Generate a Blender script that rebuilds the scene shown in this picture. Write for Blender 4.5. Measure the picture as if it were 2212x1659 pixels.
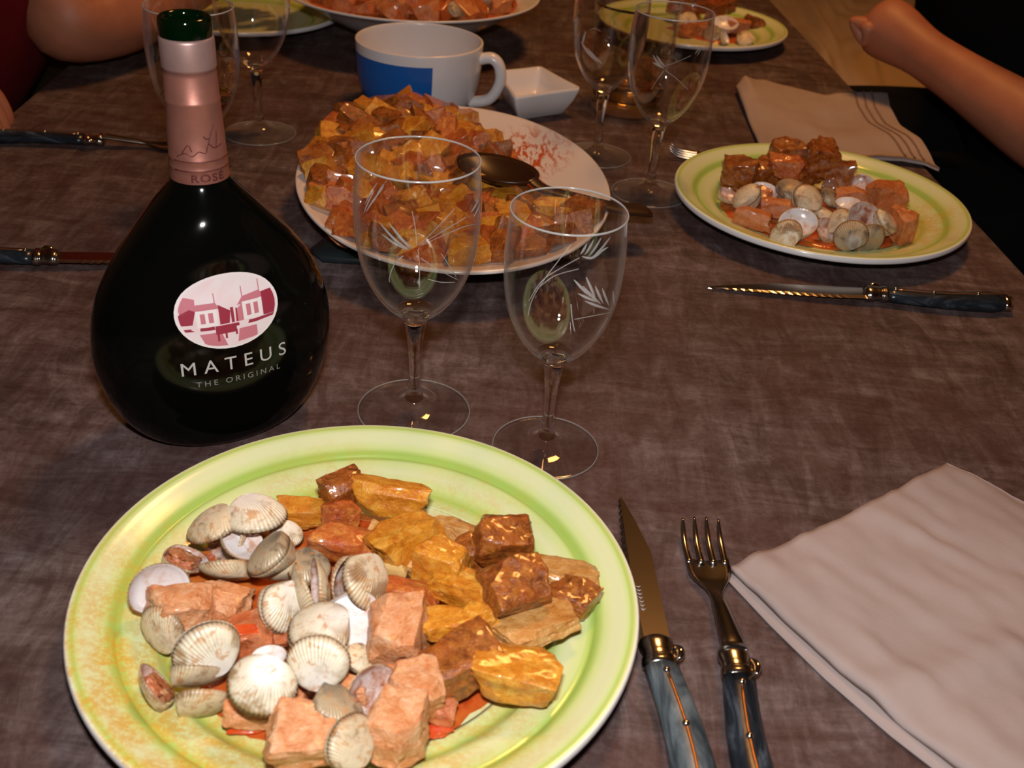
import bpy, bmesh, math, random
from mathutils import Vector, Matrix, noise
PI = math.pi
random.seed(7)
for o in list(bpy.data.objects): bpy.data.objects.remove(o)
S = bpy.context.scene
COL = S.collection

# ------------------------------------------------------------------ camera
FPX, PITCH, ROLL, CAMH = 2275.7, 0.5714, 0.0777, 0.3865
IW, IH = 2212, 1659
_f = Vector((0, math.cos(PITCH), -math.sin(PITCH)))
_x0 = Vector((1, 0, 0)); _u0 = Vector((0, math.sin(PITCH), math.cos(PITCH)))
CX = math.cos(ROLL)*_x0 + math.sin(ROLL)*_u0
CU = -math.sin(ROLL)*_x0 + math.cos(ROLL)*_u0
CP = Vector((0, 0, CAMH))
cam = bpy.data.objects.new('camera', bpy.data.cameras.new('camera')); COL.objects.link(cam)
M = Matrix((CX, CU, -_f)).transposed().to_4x4(); M.translation = CP
cam.matrix_world = M
cam.data.sensor_width = 36; cam.data.lens = FPX/IW*36
cam.data.clip_start = 0.02
cam.data.dof.use_dof = True; cam.data.dof.focus_distance = 0.68; cam.data.dof.aperture_fstop = 13
S.camera = cam

# ------------------------------------------------------------------ world, lights, exposure
S.view_settings.view_transform = 'Standard'; S.view_settings.look = 'None'
S.view_settings.gamma = 1.0; S.view_settings.use_curve_mapping = False
S.view_settings.exposure = 0.0
w = bpy.data.worlds.new('world'); S.world = w; w.use_nodes = True
w.node_tree.nodes['Background'].inputs[0].default_value = (1.0, 0.45, 0.15, 1)
w.node_tree.nodes['Background'].inputs[1].default_value = 0.05
def area(name, loc, target, sx, sy, power, color):
    l = bpy.data.lights.new(name, 'AREA'); l.shape = 'RECTANGLE'; l.size = sx; l.size_y = sy
    l.energy = power; l.color = color
    o = bpy.data.objects.new(name, l); COL.objects.link(o); o.location = loc
    o.rotation_euler = (Vector(target)-Vector(loc)).to_track_quat('-Z', 'Y').to_euler()
    return o
FL = CP + CU*0.085 + _f*0.0
flash = area('camera_flash', FL, FL+_f, 0.045, 0.022, 4.2, (1.0, 0.97, 0.95))
lamp_l = area('ceiling_lamp_light', (0.30, 1.40, 1.60), (0.30, 1.4, 0), 0.30, 0.30, 13.0, (1.0, 0.43, 0.11))

# ------------------------------------------------------------------ helpers
def at(px, py, z=0.0):
    d = _f*FPX + CX*(px-IW/2) + CU*(IH/2-py)
    t = (z-CAMH)/d.z
    return Vector((d.x*t, d.y*t, z))
def ray(px, py):
    return (_f*FPX + CX*(px-IW/2) + CU*(IH/2-py)).normalized()
def ppm(p): return FPX/((Vector(p)-CP).dot(_f))
def tag(o, label=None, cat=None, group=None, kind=None):
    if label: o['label'] = label
    if cat: o['category'] = cat
    if group: o['group'] = group
    if kind: o['kind'] = kind
    return o
def empty(name, loc, label, cat, group=None, rz=0):
    o = bpy.data.objects.new(name, None); COL.objects.link(o); o.empty_display_size = 0.02
    o.location = loc; o.rotation_euler = (0, 0, rz)
    return tag(o, label, cat, group)
def link(name, me, parent=None, mats=None, smooth=True):
    o = bpy.data.objects.new(name, me); COL.objects.link(o)
    if parent: o.parent = parent
    if mats is not None and not me.materials:
        for m in (mats if isinstance(mats, (list, tuple)) else [mats]): me.materials.append(m)
    if smooth:
        for p in me.polygons: p.use_smooth = True
    return o
def mesh(name, vs, fs, mi=None):
    me = bpy.data.meshes.new(name); me.from_pydata([tuple(v) for v in vs], [], fs)
    if mi:
        for p, i in zip(me.polygons, mi): p.material_index = i
    me.update(); return me
def from_bm(name, bm):
    me = bpy.data.meshes.new(name); bm.to_mesh(me); bm.free(); return me
def lathe(name, prof, n=64, ell=None):
    vs, fs = [], []; rows = []
    for (r, z) in prof:
        if abs(r) < 1e-7: rows.append([len(vs)]); vs.append((0, 0, z))
        else:
            rows.append(list(range(len(vs), len(vs)+n)))
            for i in range(n):
                a = 2*PI*i/n; vs.append((r*math.cos(a), r*math.sin(a)*(ell or 1), z))
    for A, B in zip(rows, rows[1:]):
        for i in range(n):
            j = (i+1) % n
            if len(A) == 1 and len(B) == 1: continue
            if len(A) == 1: fs.append((A[0], B[j], B[i]))
            elif len(B) == 1: fs.append((A[i], A[j], B[0]))
            else: fs.append((A[i], A[j], B[j], B[i]))
    return mesh(name, vs, fs)
def spline(pts, n=8):
    out = []
    P = [pts[0]]+list(pts)+[pts[-1]]
    for i in range(1, len(P)-2):
        a, b, c, d = [Vector(q) for q in P[i-1:i+3]]
        for k in range(n):
            t = k/n
            out.append(0.5*((2*b)+(c-a)*t+(2*a-5*b+4*c-d)*t*t+(3*b-a-3*c+d)*t**3))
    out.append(Vector(pts[-1])); return out
def sprof(pts, n=5):
    return [(max(0.0, p.x), p.y) for p in spline([(a, b, 0) for a, b in pts], n)]
def tube_data(pts, rad, n=10, flat=1.0, up=(0, 0, 1), caps=True, vs=None, fs=None):
    vs = [] if vs is None else vs; fs = [] if fs is None else fs
    pts = [Vector(p) for p in pts]; rows = []
    for i, p in enumerate(pts):
        t = (pts[min(i+1, len(pts)-1)]-pts[max(i-1, 0)]).normalized()
        s = t.cross(Vector(up));
        if s.length < 1e-4: s = t.cross(Vector((1, 0, 0)))
        s.normalize(); u = s.cross(t).normalized()
        r = rad[i] if isinstance(rad, (list, tuple)) else rad
        rows.append(len(vs))
        for k in range(n):
            a = 2*PI*k/n; vs.append(p+s*math.cos(a)*r+u*math.sin(a)*r*flat)
    for A, B in zip(rows, rows[1:]):
        for k in range(n):
            j = (k+1) % n; fs.append((A+k, A+j, B+j, B+k))
    if caps:
        fs.append(tuple(rows[0]+k for k in range(n))[::-1]); fs.append(tuple(rows[-1]+k for k in range(n)))
    return vs, fs
def tube(name, pts, rad, **k):
    return mesh(name, *tube_data(pts, rad, **k))
def extrude_outline(name, top, bottom_z, top_z, bevel=0.0):
    """flat outline (x,y) turned into a solid plate"""
    n = len(top); c = Vector((sum(p[0] for p in top)/n, sum(p[1] for p in top)/n))
    vs = []; fs = []
    def ring(z, inset):
        s = len(vs)
        for p in top:
            q = Vector((p[0], p[1])); d = (c-q)
            if d.length > 0: q = q+d.normalized()*inset
            vs.append((q.x, q.y, z))
        return s
    rs = [ring(bottom_z, bevel), ring(bottom_z+bevel, 0), ring(top_z-bevel, 0), ring(top_z, bevel)]
    for A, B in zip(rs, rs[1:]):
        for i in range(n): fs.append((A+i, A+(i+1) % n, B+(i+1) % n, B+i))
    fs.append(tuple(range(n))[::-1]); fs.append(tuple(rs[3]+i for i in range(n)))
    return mesh(name, vs, fs)
def box(name, x0, x1, y0, y1, z0, z1, bev=0.0):
    bm = bmesh.new(); bmesh.ops.create_cube(bm, size=1)
    for v in bm.verts:
        v.co = Vector((x0+(v.co.x+.5)*(x1-x0), y0+(v.co.y+.5)*(y1-y0), z0+(v.co.z+.5)*(z1-z0)))
    if bev: bmesh.ops.bevel(bm, geom=list(bm.edges), offset=bev, segments=2, affect='EDGES', profile=.5)
    return from_bm(name, bm)

# ------------------------------------------------------------------ materials
def nt(name):
    m = bpy.data.materials.new(name); m.use_nodes = True
    t = m.node_tree; b = t.nodes['Principled BSDF']
    return m, t, b
def N(t, kind, **kw):
    n = t.nodes.new(kind)
    for k, v in kw.items():
        if k in n.inputs: n.inputs[k].default_value = v
        else: setattr(n, k, v)
    return n
def ramp(t, src, stops, interp='LINEAR'):
    r = t.nodes.new('ShaderNodeValToRGB'); e = r.color_ramp.elements; r.color_ramp.interpolation = interp
    while len(e) > 1: e.remove(e[-1])
    e[0].position = stops[0][0]; e[0].color = (*stops[0][1], 1)
    for p, c in stops[1:]:
        q = e.new(p); q.color = (*c, 1)
    t.links.new(src, r.inputs[0]); return r.outputs[0]
def mixc(t, fac, a, b, mode='MIX'):
    m = t.nodes.new('ShaderNodeMix'); m.data_type = 'RGBA'; m.blend_type = mode
    for s, v in ((m.inputs[0], fac), (m.inputs[6], a), (m.inputs[7], b)):
        if isinstance(v, (int, float)): s.default_value = v
        elif isinstance(v, tuple): s.default_value = (*v, 1)
        else: t.links.new(v, s)
    return m.outputs[2]
def objco(t, scale=(1, 1, 1), rnd=False):
    tc = t.nodes.new('ShaderNodeTexCoord'); mp = t.nodes.new('ShaderNodeMapping')
    mp.inputs['Scale'].default_value = scale
    t.links.new(tc.outputs['Object'], mp.inputs['Vector'])
    if rnd:
        oi = t.nodes.new('ShaderNodeObjectInfo'); mul = N(t, 'ShaderNodeMath', operation='MULTIPLY'); mul.inputs[1].default_value = 37.0
        t.links.new(oi.outputs['Random'], mul.inputs[0])
        cb = t.nodes.new('ShaderNodeCombineXYZ')
        for i in range(3): t.links.new(mul.outputs[0], cb.inputs[i])
        t.links.new(cb.outputs[0], mp.inputs['Location'])
    return mp.outputs[0]
def noi(t, co, scale, detail=4, rough=.6, dist=0):
    n = N(t, 'ShaderNodeTexNoise', Scale=scale, Detail=detail, Roughness=rough, Distortion=dist)
    t.links.new(co, n.inputs['Vector']); return n.outputs[0]
def bump(t, b, h, strength, dist=0.001):
    n = N(t, 'ShaderNodeBump', Strength=strength, Distance=dist)
    t.links.new(h, n.inputs['Height']); t.links.new(n.outputs[0], b.inputs['Normal'])
def plain(name, col, rough=.5, metal=0, **kw):
    m, t, b = nt(name); b.inputs['Base Color'].default_value = (*col, 1)
    b.inputs['Roughness'].default_value = rough; b.inputs['Metallic'].default_value = metal
    for k, v in kw.items(): b.inputs[k.replace('_', ' ')].default_value = v
    return m

def m_table():
    m, t, b = nt('suede_brown_tabletop')
    co = objco(t)
    co2 = objco(t, (1, 3.5, 1)); co3 = objco(t, (3.5, 1, 1))
    a = noi(t, co, 9, 5, .65, .6); s1 = noi(t, co2, 14, 5, .7, .8); s2 = noi(t, co3, 17, 5, .7, .8)
    mx = N(t, 'ShaderNodeMath', operation='ADD'); t.links.new(s1, mx.inputs[0]); t.links.new(s2, mx.inputs[1])
    md = N(t, 'ShaderNodeMath', operation='MULTIPLY'); t.links.new(mx.outputs[0], md.inputs[0]); md.inputs[1].default_value = .5
    c = ramp(t, md.outputs[0], [(.34, (.038, .021, .019)), (.45, (.068, .043, .040)), (.53, (.104, .073, .070)), (.64, (.175, .135, .135))])
    red = ramp(t, a, [(.42, (0, 0, 0)), (.62, (1, 1, 1))])
    c2 = mixc(t, red, c, (.066, .026, .023))
    c = mixc(t, .55, c, c2)
    f = noi(t, co, 260, 3, .7)
    c = mixc(t, .35, c, mixc(t, 1.0, c, ramp(t, f, [(.3, (.4, .4, .4)), (.7, (1.5, 1.5, 1.5))]), 'MULTIPLY'))
    t.links.new(c, b.inputs['Base Color'])
    b.inputs['Roughness'].default_value = .6
    b.inputs['Specular IOR Level'].default_value = .22
    bump(t, b, f, .25, .0006)
    return m
def radial(t):
    tc = t.nodes.new('ShaderNodeTexCoord'); sp = t.nodes.new('ShaderNodeSeparateXYZ'); t.links.new(tc.outputs['Object'], sp.inputs[0])
    cb = t.nodes.new('ShaderNodeCombineXYZ'); t.links.new(sp.outputs[0], cb.inputs[0]); t.links.new(sp.outputs[1], cb.inputs[1])
    ln = N(t, 'ShaderNodeVectorMath', operation='LENGTH'); t.links.new(cb.outputs[0], ln.inputs[0])
    mu = N(t, 'ShaderNodeMath', operation='MULTIPLY'); t.links.new(ln.outputs['Value'], mu.inputs[0]); mu.inputs[1].default_value = 1/.14
    return mu.outputs[0], sp, tc
def m_plate(name, stain_pts, tint=1.0):
    m, t, b = nt(name)
    r, sp, tc = radial(t)
    G = (.57, .68, .28); L = (.66, .71, .41); D = (.36, .52, .11)
    c = ramp(t, r, [(.0, L), (.60, L), (.645, G), (.672, D), (.70, G), (.74, L), (.79, G), (.808, D), (.83, D), (.85, G), (.88, L), (.915, L), (.93, G), (.94, (.42, .55, .12)), (.952, (.60, .66, .26)), (.957, (.80, .80, .66)), (1.0, (.80, .80, .68))])
    co = objco(t)
    # orange sauce stains: where the plate was wiped through by the food
    for (sx, sy, sr, amt) in stain_pts:
        d = N(t, 'ShaderNodeVectorMath', operation='DISTANCE'); t.links.new(tc.outputs['Object'], d.inputs[0]); d.inputs[1].default_value = (sx, sy, .01)
        fall = N(t, 'ShaderNodeMapRange'); t.links.new(d.outputs['Value'], fall.inputs[0])
        fall.inputs[1].default_value = sr; fall.inputs[2].default_value = 0; fall.inputs[3].default_value = 0; fall.inputs[4].default_value = amt
        n1 = noi(t, co, 420, 3, .7, .3); n2 = noi(t, co, 70, 3, .6, .3)
        mu = N(t, 'ShaderNodeMath', operation='MULTIPLY'); t.links.new(fall.outputs[0], mu.inputs[0])
        mr = N(t, 'ShaderNodeMapRange'); t.links.new(n1, mr.inputs[0]); mr.inputs[1].default_value = .40; mr.inputs[2].default_value = .54
        m2 = N(t, 'ShaderNodeMapRange'); t.links.new(n2, m2.inputs[0]); m2.inputs[1].default_value = .35; m2.inputs[2].default_value = .6
        mm = N(t, 'ShaderNodeMath', operation='MULTIPLY'); t.links.new(mr.outputs[0], mm.inputs[0]); t.links.new(m2.outputs[0], mm.inputs[1])
        t.links.new(mm.outputs[0], mu.inputs[1])
        c = mixc(t, mu.outputs[0], c, (.62, .26, .02))
        oil = N(t, 'ShaderNodeMath', operation='MULTIPLY'); t.links.new(fall.outputs[0], oil.inputs[0]); t.links.new(m2.outputs[0], oil.inputs[1])
        o2 = N(t, 'ShaderNodeMath', operation='MULTIPLY'); t.links.new(oil.outputs[0], o2.inputs[0]); o2.inputs[1].default_value = .5
        c = mixc(t, o2.outputs[0], c, (.60, .48, .06))
    t.links.new(c, b.inputs['Base Color'])
    b.inputs['Roughness'].default_value = .16
    b.inputs['Specular IOR Level'].default_value = .5
    return m
def m_noise(name, stops, scale, rough=.4, bs=.4, bscale=None, bdist=.001, rnd=True, spec=.5, coat=0, detail=5, dist=.5, aniso=(1, 1, 1), sss=0):
    m, t, b = nt(name); co = objco(t, aniso, rnd)
    n = noi(t, co, scale, detail, .62, dist)
    t.links.new(ramp(t, n, stops), b.inputs['Base Color'])
    b.inputs['Roughness'].default_value = rough; b.inputs['Specular IOR Level'].default_value = spec
    b.inputs['Coat Weight'].default_value = coat; b.inputs['Coat Roughness'].default_value = .12
    if sss:
        b.inputs['Subsurface Weight'].default_value = sss; b.inputs['Subsurface Radius'].default_value = (.004, .002, .001); b.inputs['Subsurface Scale'].default_value = 1
    if bs: bump(t, b, noi(t, co, bscale or scale*3, 4, .65, .3), bs, bdist)
    return m
M_TABLE = m_table()
M_PLATE1 = m_plate('lime_green_ceramic', [(-.098, -.06, .075, .95), (-.055, -.115, .07, .9), (-.10, 0.005, .05, .6), (-.03, .075, .05, .6), (.045, .07, .05, .35), (.06, -.07, .05, .6), (.0, -.115, .07, .7)])
M_PLATE2 = m_plate('lime_green_ceramic_used', [(.09, -.01, .05, .8), (.07, -.06, .05, .6), (-.06, -.09, .06, .5)])
M_PLATE3 = m_plate('lime_green_ceramic_plain', [])
M_WHITE = plain('white_glazed_china', (.70, .68, .68), .18)
M_WHITEIN = plain('white_china', (.66, .62, .62), .22)
def m_glass(name, col, rough=0.0, ior=1.5):
    m = bpy.data.materials.new(name); m.use_nodes = True; t = m.node_tree
    t.nodes.remove(t.nodes['Principled BSDF']); g = t.nodes.new('ShaderNodeBsdfGlass')
    g.inputs['Color'].default_value = (*col, 1); g.inputs['Roughness'].default_value = rough; g.inputs['IOR'].default_value = ior
    t.links.new(g.outputs[0], t.nodes['Material Output'].inputs[0]); return m
M_GLASS = m_glass('clear_glass', (1, 1, 1), 0, 1.48)
def m_thin(name, tint=(.975, .975, .97)):
    m = bpy.data.materials.new(name); m.use_nodes = True; t = m.node_tree; t.nodes.remove(t.nodes['Principled BSDF'])
    tr = t.nodes.new('ShaderNodeBsdfTransparent'); tr.inputs[0].default_value = (*tint, 1)
    gl = t.nodes.new('ShaderNodeBsdfGlossy'); gl.inputs['Roughness'].default_value = .02; gl.inputs['Color'].default_value = (1, 1, 1, 1)
    lw = t.nodes.new('ShaderNodeLayerWeight'); lw.inputs['Blend'].default_value = .5
    pw = N(t, 'ShaderNodeMath', operation='POWER'); t.links.new(lw.outputs['Facing'], pw.inputs[0]); pw.inputs[1].default_value = 4.5
    ml = N(t, 'ShaderNodeMath', operation='MULTIPLY_ADD', use_clamp=True); t.links.new(pw.outputs[0], ml.inputs[0]); ml.inputs[1].default_value = .85; ml.inputs[2].default_value = .045
    df = t.nodes.new('ShaderNodeBsdfDiffuse'); df.inputs[0].default_value = (.75, .75, .75, 1)  # pale diffuse at grazing angles paints whitish glints along the glass edges
    m1 = t.nodes.new('ShaderNodeMixShader'); f2 = N(t, 'ShaderNodeMath', operation='POWER'); t.links.new(lw.outputs['Facing'], f2.inputs[0]); f2.inputs[1].default_value = 7
    f3 = N(t, 'ShaderNodeMath', operation='MULTIPLY'); t.links.new(f2.outputs[0], f3.inputs[0]); f3.inputs[1].default_value = .55
    t.links.new(f3.outputs[0], m1.inputs[0]); t.links.new(tr.outputs[0], m1.inputs[1]); t.links.new(df.outputs[0], m1.inputs[2])
    mx = t.nodes.new('ShaderNodeMixShader'); t.links.new(ml.outputs[0], mx.inputs[0]); t.links.new(m1.outputs[0], mx.inputs[1]); t.links.new(gl.outputs[0], mx.inputs[2])
    t.links.new(mx.outputs[0], t.nodes['Material Output'].inputs[0]); return m
M_THIN = m_thin('thin_clear_glass')
M_FOOT_GLINT = plain('glass_foot_glint', (.42, .42, .42), .15, 0, Alpha=.35)  # see-through grey painting the bright highlight round the foot
M_RIM_GLINT = plain('glass_rim_glint', (.50, .50, .50), .15, 0, Alpha=.55)  # light grey painted in for the gleam along the lip
M_WINE = m_glass('pale_wine', (1.0, .93, .66), 0, 1.34)
M_AMBER_GLOW = m_glass('amber_lamp_glow', (1.0, .84, .50), 0, 1.34)  # tint standing for warm lamp light refracted in the tumbler base
M_ETCH = plain('frosted_etching', (.50, .48, .48), .6, Alpha=.42)
M_BOTTLE = plain('black_bottle_glass', (.0016, .0018, .0014), .10, 0, Specular_IOR_Level=.22)
M_LIP = plain('dark_green_glass', (.0004, .0045, .001), .06, 0)
def m_foil():
    m, t, b = nt('rose_foil_capsule'); tc = t.nodes.new('ShaderNodeTexCoord'); sp = t.nodes.new('ShaderNodeSeparateXYZ'); t.links.new(tc.outputs['Object'], sp.inputs[0])
    mr = N(t, 'ShaderNodeMapRange'); t.links.new(sp.outputs[2], mr.inputs[0]); mr.inputs[1].default_value = .15; mr.inputs[2].default_value = .25
    c = ramp(t, mr.outputs[0], [(0, (.31, .12, .09)), (.68, (.33, .135, .10)), (.70, (.22, .09, .075)), (.715, (.36, .22, .20)), (1, (.38, .24, .22))])
    co = objco(t); n = noi(t, co, 90, 3, .6)
    c = mixc(t, .25, c, mixc(t, 1.0, c, ramp(t, n, [(.3, (.5, .5, .5)), (.7, (1.2, 1.2, 1.2))]), 'MULTIPLY'))
    t.links.new(c, b.inputs['Base Color']); b.inputs['Metallic'].default_value = .55; b.inputs['Roughness'].default_value = .42
    bump(t, b, n, .25, .0006); return m
M_FOIL = m_foil()
M_FOILDARK = plain('embossed_foil_print', (.10, .018, .016), .45, .3)
M_STEEL = plain('polished_steel', (.62, .60, .57), .12, 1.0)
M_STEELB = plain('brushed_steel', (.42, .39, .36), .2, 1.0)
M_BLADE = plain('blade_steel', (.46, .42, .39), .19, 1.0)
M_HANDLE = m_noise('marbled_blue_grey_handle', [(.30, (.016, .022, .028)), (.48, (.05, .066, .078)), (.58, (.09, .115, .13)), (.75, (.16, .19, .21))], 60, .28, .1, rnd=False, aniso=(.35, 1.2, 1.2), dist=1.5)
M_HANDLED = m_noise('marbled_dark_blue_handle', [(.35, (.003, .005, .008)), (.55, (.014, .020, .028)), (.72, (.07, .09, .115))], 60, .25, .1, rnd=False, aniso=(.35, 1.2, 1.2), dist=1.5)
M_BRASS = plain('copper_toned_spring', (.42, .20, .08), .3, .9)
M_NAPKIN = m_noise('beige_cotton', [(.3, (.31, .245, .23)), (.7, (.40, .325, .31))], 7, .9, .5, 900, .0004, rnd=False, spec=.1)
M_NAPLINE = plain('brown_woven_stripe', (.20, .13, .11), .9)
def m_food(name, base, glaze, spots, scale=70, rough=.30, coat=.6, gl=.6, bs=.6):
    """fried crust: base colours, a reddish sauce glaze in patches, browned ridges from the mesh's own edges, dark specks"""
    m, t, b = nt(name); co = objco(t, (1, 1, 1), True)
    c = ramp(t, noi(t, co, scale*2.0, 5, .7, .8), base)
    g = ramp(t, noi(t, co, 85, 3, .6, .4), [(.45, (0, 0, 0)), (.62, (gl, gl, gl))]); c = mixc(t, g, c, glaze)
    sp = ramp(t, noi(t, co, 300, 3, .7, .2), [(.58, (0, 0, 0)), (.72, (.5, .5, .5))]); c = mixc(t, sp, c, spots)
    ge = t.nodes.new('ShaderNodeNewGeometry'); e = ramp(t, ge.outputs['Pointiness'], [(.54, (0, 0, 0)), (.62, (.8, .8, .8))]); c = mixc(t, e, c, spots)
    t.links.new(c, b.inputs['Base Color']); b.inputs['Roughness'].default_value = rough
    b.inputs['Coat Weight'].default_value = coat; b.inputs['Coat Roughness'].default_value = .09
    h = mixc(t, .5, noi(t, co, 190, 4, .7, .3), noi(t, co, 620, 3, .7)); bump(t, b, h, bs, .0022)
    return m
M_POT = m_food('fried_potato_golden', [(.28, (.36, .10, .008)), (.40, (.56, .20, .014)), (.53, (.66, .29, .028)), (.68, (.72, .42, .09))], (.46, .12, .010), (.24, .06, .006))
M_POTD = m_food('fried_potato_browned', [(.30, (.07, .016, .004)), (.45, (.20, .05, .009)), (.60, (.36, .12, .018)), (.75, (.50, .22, .045))], (.34, .08, .012), (.07, .015, .004), 80, .28, .6)
M_POTP = m_food('fried_potato_pale', [(.30, (.38, .14, .025)), (.42, (.52, .24, .055)), (.55, (.62, .34, .11)), (.70, (.68, .45, .19))], (.42, .14, .02), (.22, .07, .015), 60, .38, .3, .4)
M_POTR = m_food('potato_in_tomato', [(.30, (.26, .045, .012)), (.48, (.44, .11, .022)), (.62, (.54, .20, .04)), (.75, (.60, .30, .09))], (.42, .06, .015), (.16, .03, .008), 85, .3, .5)
M_PORK = m_food('stewed_pork', [(.30, (.48, .15, .05)), (.42, (.62, .26, .11)), (.55, (.70, .37, .19)), (.68, (.74, .47, .30))], (.58, .19, .05), (.42, .12, .035), 60, .42, .2, .45, .8)
M_PORKD = m_food('stewed_pork_red', [(.30, (.36, .08, .025)), (.48, (.52, .16, .06)), (.65, (.60, .25, .12))], (.45, .09, .02), (.28, .06, .02), 70, .4, .25)
M_PORKR = m_food('stewed_pork_far', [(.30, (.36, .10, .025)), (.5, (.54, .19, .06)), (.7, (.58, .27, .12))], (.50, .11, .02), (.28, .07, .02), 60, .42, .2)
M_SAUCE = m_noise('tomato_oil_sauce', [(.30, (.38, .045, .008)), (.5, (.52, .10, .018)), (.7, (.62, .22, .03))], 60, .08, .35, 120, .001, rnd=False, coat=.5)
M_TOMATO = m_noise('tomato_piece', [(.3, (.5, .04, .01)), (.7, (.66, .10, .02))], 60, .15, .3, coat=.5)
M_ONION = m_noise('soft_onion', [(.3, (.42, .22, .05)), (.7, (.60, .42, .16))], 40, .12, .2, coat=.6)
def m_shell(name, base, dark, hinge, amt):
    m, t, b = nt(name); uv = t.nodes.new('ShaderNodeUVMap'); sp = t.nodes.new('ShaderNodeSeparateXYZ'); t.links.new(uv.outputs[0], sp.inputs[0])
    co = objco(t, (1, 1, 1), True); n = noi(t, co, 1.3, 4, .6, .4)
    c = ramp(t, n, [(.36, dark), (.48, base), (.62, tuple(min(.86, x*1.12) for x in base))])
    cb = t.nodes.new('ShaderNodeCombineXYZ'); t.links.new(sp.outputs[1], cb.inputs[0]); n2 = N(t, 'ShaderNodeTexNoise', Scale=26, Detail=2); t.links.new(cb.outputs[0], n2.inputs['Vector'])
    c = mixc(t, ramp(t, n2.outputs[0], [(.30, (.45, .45, .45)), (.46, (0, 0, 0))]), c, dark)
    hz = ramp(t, sp.outputs[1], [(.10, (amt, amt, amt)), (.75, (0, 0, 0))]); c = mixc(t, hz, c, hinge)
    ed = ramp(t, sp.outputs[1], [(.90, (0, 0, 0)), (1.0, (.55, .55, .55))]); c = mixc(t, ed, c, dark)
    n3 = noi(t, co, 2.6, 3, .6, .5); c = mixc(t, ramp(t, n3, [(.56, (0, 0, 0)), (.66, (.7, .7, .7))]), c, (.52, .23, .07))
    wv = N(t, 'ShaderNodeMath', operation='SINE'); mu = N(t, 'ShaderNodeMath', operation='MULTIPLY'); mu.inputs[1].default_value = 2*PI*42
    t.links.new(sp.outputs[0], mu.inputs[0]); t.links.new(mu.outputs[0], wv.inputs[0])
    mr = N(t, 'ShaderNodeMapRange'); t.links.new(wv.outputs[0], mr.inputs[0]); mr.inputs[1].default_value = -1; mr.inputs[3].default_value = 1.04; mr.inputs[4].default_value = .74
    cc = t.nodes.new('ShaderNodeCombineXYZ')
    for i in range(3): t.links.new(mr.outputs[0], cc.inputs[i])
    ef = ramp(t, sp.outputs[1], [(.15, (0, 0, 0)), (.6, (.8, .8, .8))]); c = mixc(t, ef, c, mixc(t, 1.0, c, cc.outputs[0], 'MULTIPLY'))
    t.links.new(c, b.inputs['Base Color']); b.inputs['Roughness'].default_value = .33
    return m
M_SH = m_shell('cockle_outer_cream', (.66, .54, .36), (.30, .17, .08), (.70, .62, .48), .6)
M_SHW = m_shell('cockle_outer_white', (.74, .66, .50), (.38, .25, .13), (.80, .77, .72), .95)
M_SHG = m_shell('cockle_outer_grey', (.46, .36, .23), (.19, .13, .08), (.14, .115, .085), .85)
M_SHIN = m_noise('cockle_inner_white', [(.28, (.52, .25, .14)), (.38, (.66, .52, .46)), (.5, (.74, .70, .70)), (.7, (.78, .77, .80))], 1.6, .22, .1)
M_SHIND = m_noise('cockle_inner_stained', [(.3, (.22, .06, .04)), (.42, (.46, .22, .14)), (.55, (.60, .46, .42)), (.72, (.72, .66, .66))], 2.2, .25, .1)
M_MEAT = m_noise('cockle_meat', [(.3, (.32, .07, .03)), (.5, (.50, .17, .07)), (.7, (.60, .34, .18))], 3, .22, .5, 9, .0015, coat=.5)
M_SKIN = m_noise('skin', [(.3, (.30, .105, .055)), (.7, (.40, .155, .085))], 14, .5, .15, 300, .0005, rnd=False, spec=.35)
M_BLACK = m_noise('black_cloth', [(.3, (.003, .003, .003)), (.7, (.006, .006, .006))], 20, .95, .2, 500, .0006, rnd=False, spec=.1)
M_RED = m_noise('dark_red_cloth', [(.3, (.10, .005, .006)), (.7, (.14, .007, .009))], 20, .9, .2, 500, .0006, rnd=False, spec=.1)
M_HAIR = plain('brown_hair', (.03, .015, .008), .6)
M_EYE = plain('eye_white', (.7, .68, .65), .2)
M_JEAN = m_noise('grey_blue_seat', [(.3, (.05, .07, .10)), (.7, (.10, .13, .17))], 30, .9, .2, 500, rnd=False)
M_TAN = m_noise('tan_cloth', [(.3, (.56, .40, .27)), (.7, (.66, .49, .35))], 3, .85, .3, 300, .0006, rnd=False, spec=.1)
M_DARK = m_noise('dark_trivet', [(.3, (.006, .010, .011)), (.7, (.012, .020, .022))], 30, .5, .2, 200, rnd=False)
M_SPOON = plain('dark_amber_spoon', (.028, .009, .003), .35, 0)
M_BLUE = plain('blue_cup_print', (.010, .095, .36), .25)

# ------------------------------------------------------------------ the room
TD = (Vector((.381, 1.8486))-Vector((.437, .8425))).normalized()      # direction of the long table edge
def wood():
    m, t, b = nt('orange_wood_floor'); co = objco(t, (1, .08, 1)); n = noi(t, co, 30, 5, .6, .5)
    t.links.new(ramp(t, n, [(.3, (.34, .13, .03)), (.7, (.50, .22, .06))]), b.inputs['Base Color']); b.inputs['Roughness'].default_value = .4; return m
M_FLOOR = wood()
M_PLASTER = m_noise('warm_plaster', [(.3, (.62, .50, .36)), (.7, (.68, .56, .42))], 5, .9, .2, 60, rnd=False)
FZ = -.75
tag(link('floor', box('floor', -2.3, 2.3, -1.6, 4.2, FZ-.05, FZ-.004), mats=plain('floor_joint', (.10, .04, .015), .6)), 'orange brown wooden floor', kind='structure')
floor = bpy.data.objects['floor']
pk = box('floor_plank', -.062, .062, -.72, .72, -.004, 0, .0012)
pk.materials.append(M_FLOOR)
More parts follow.
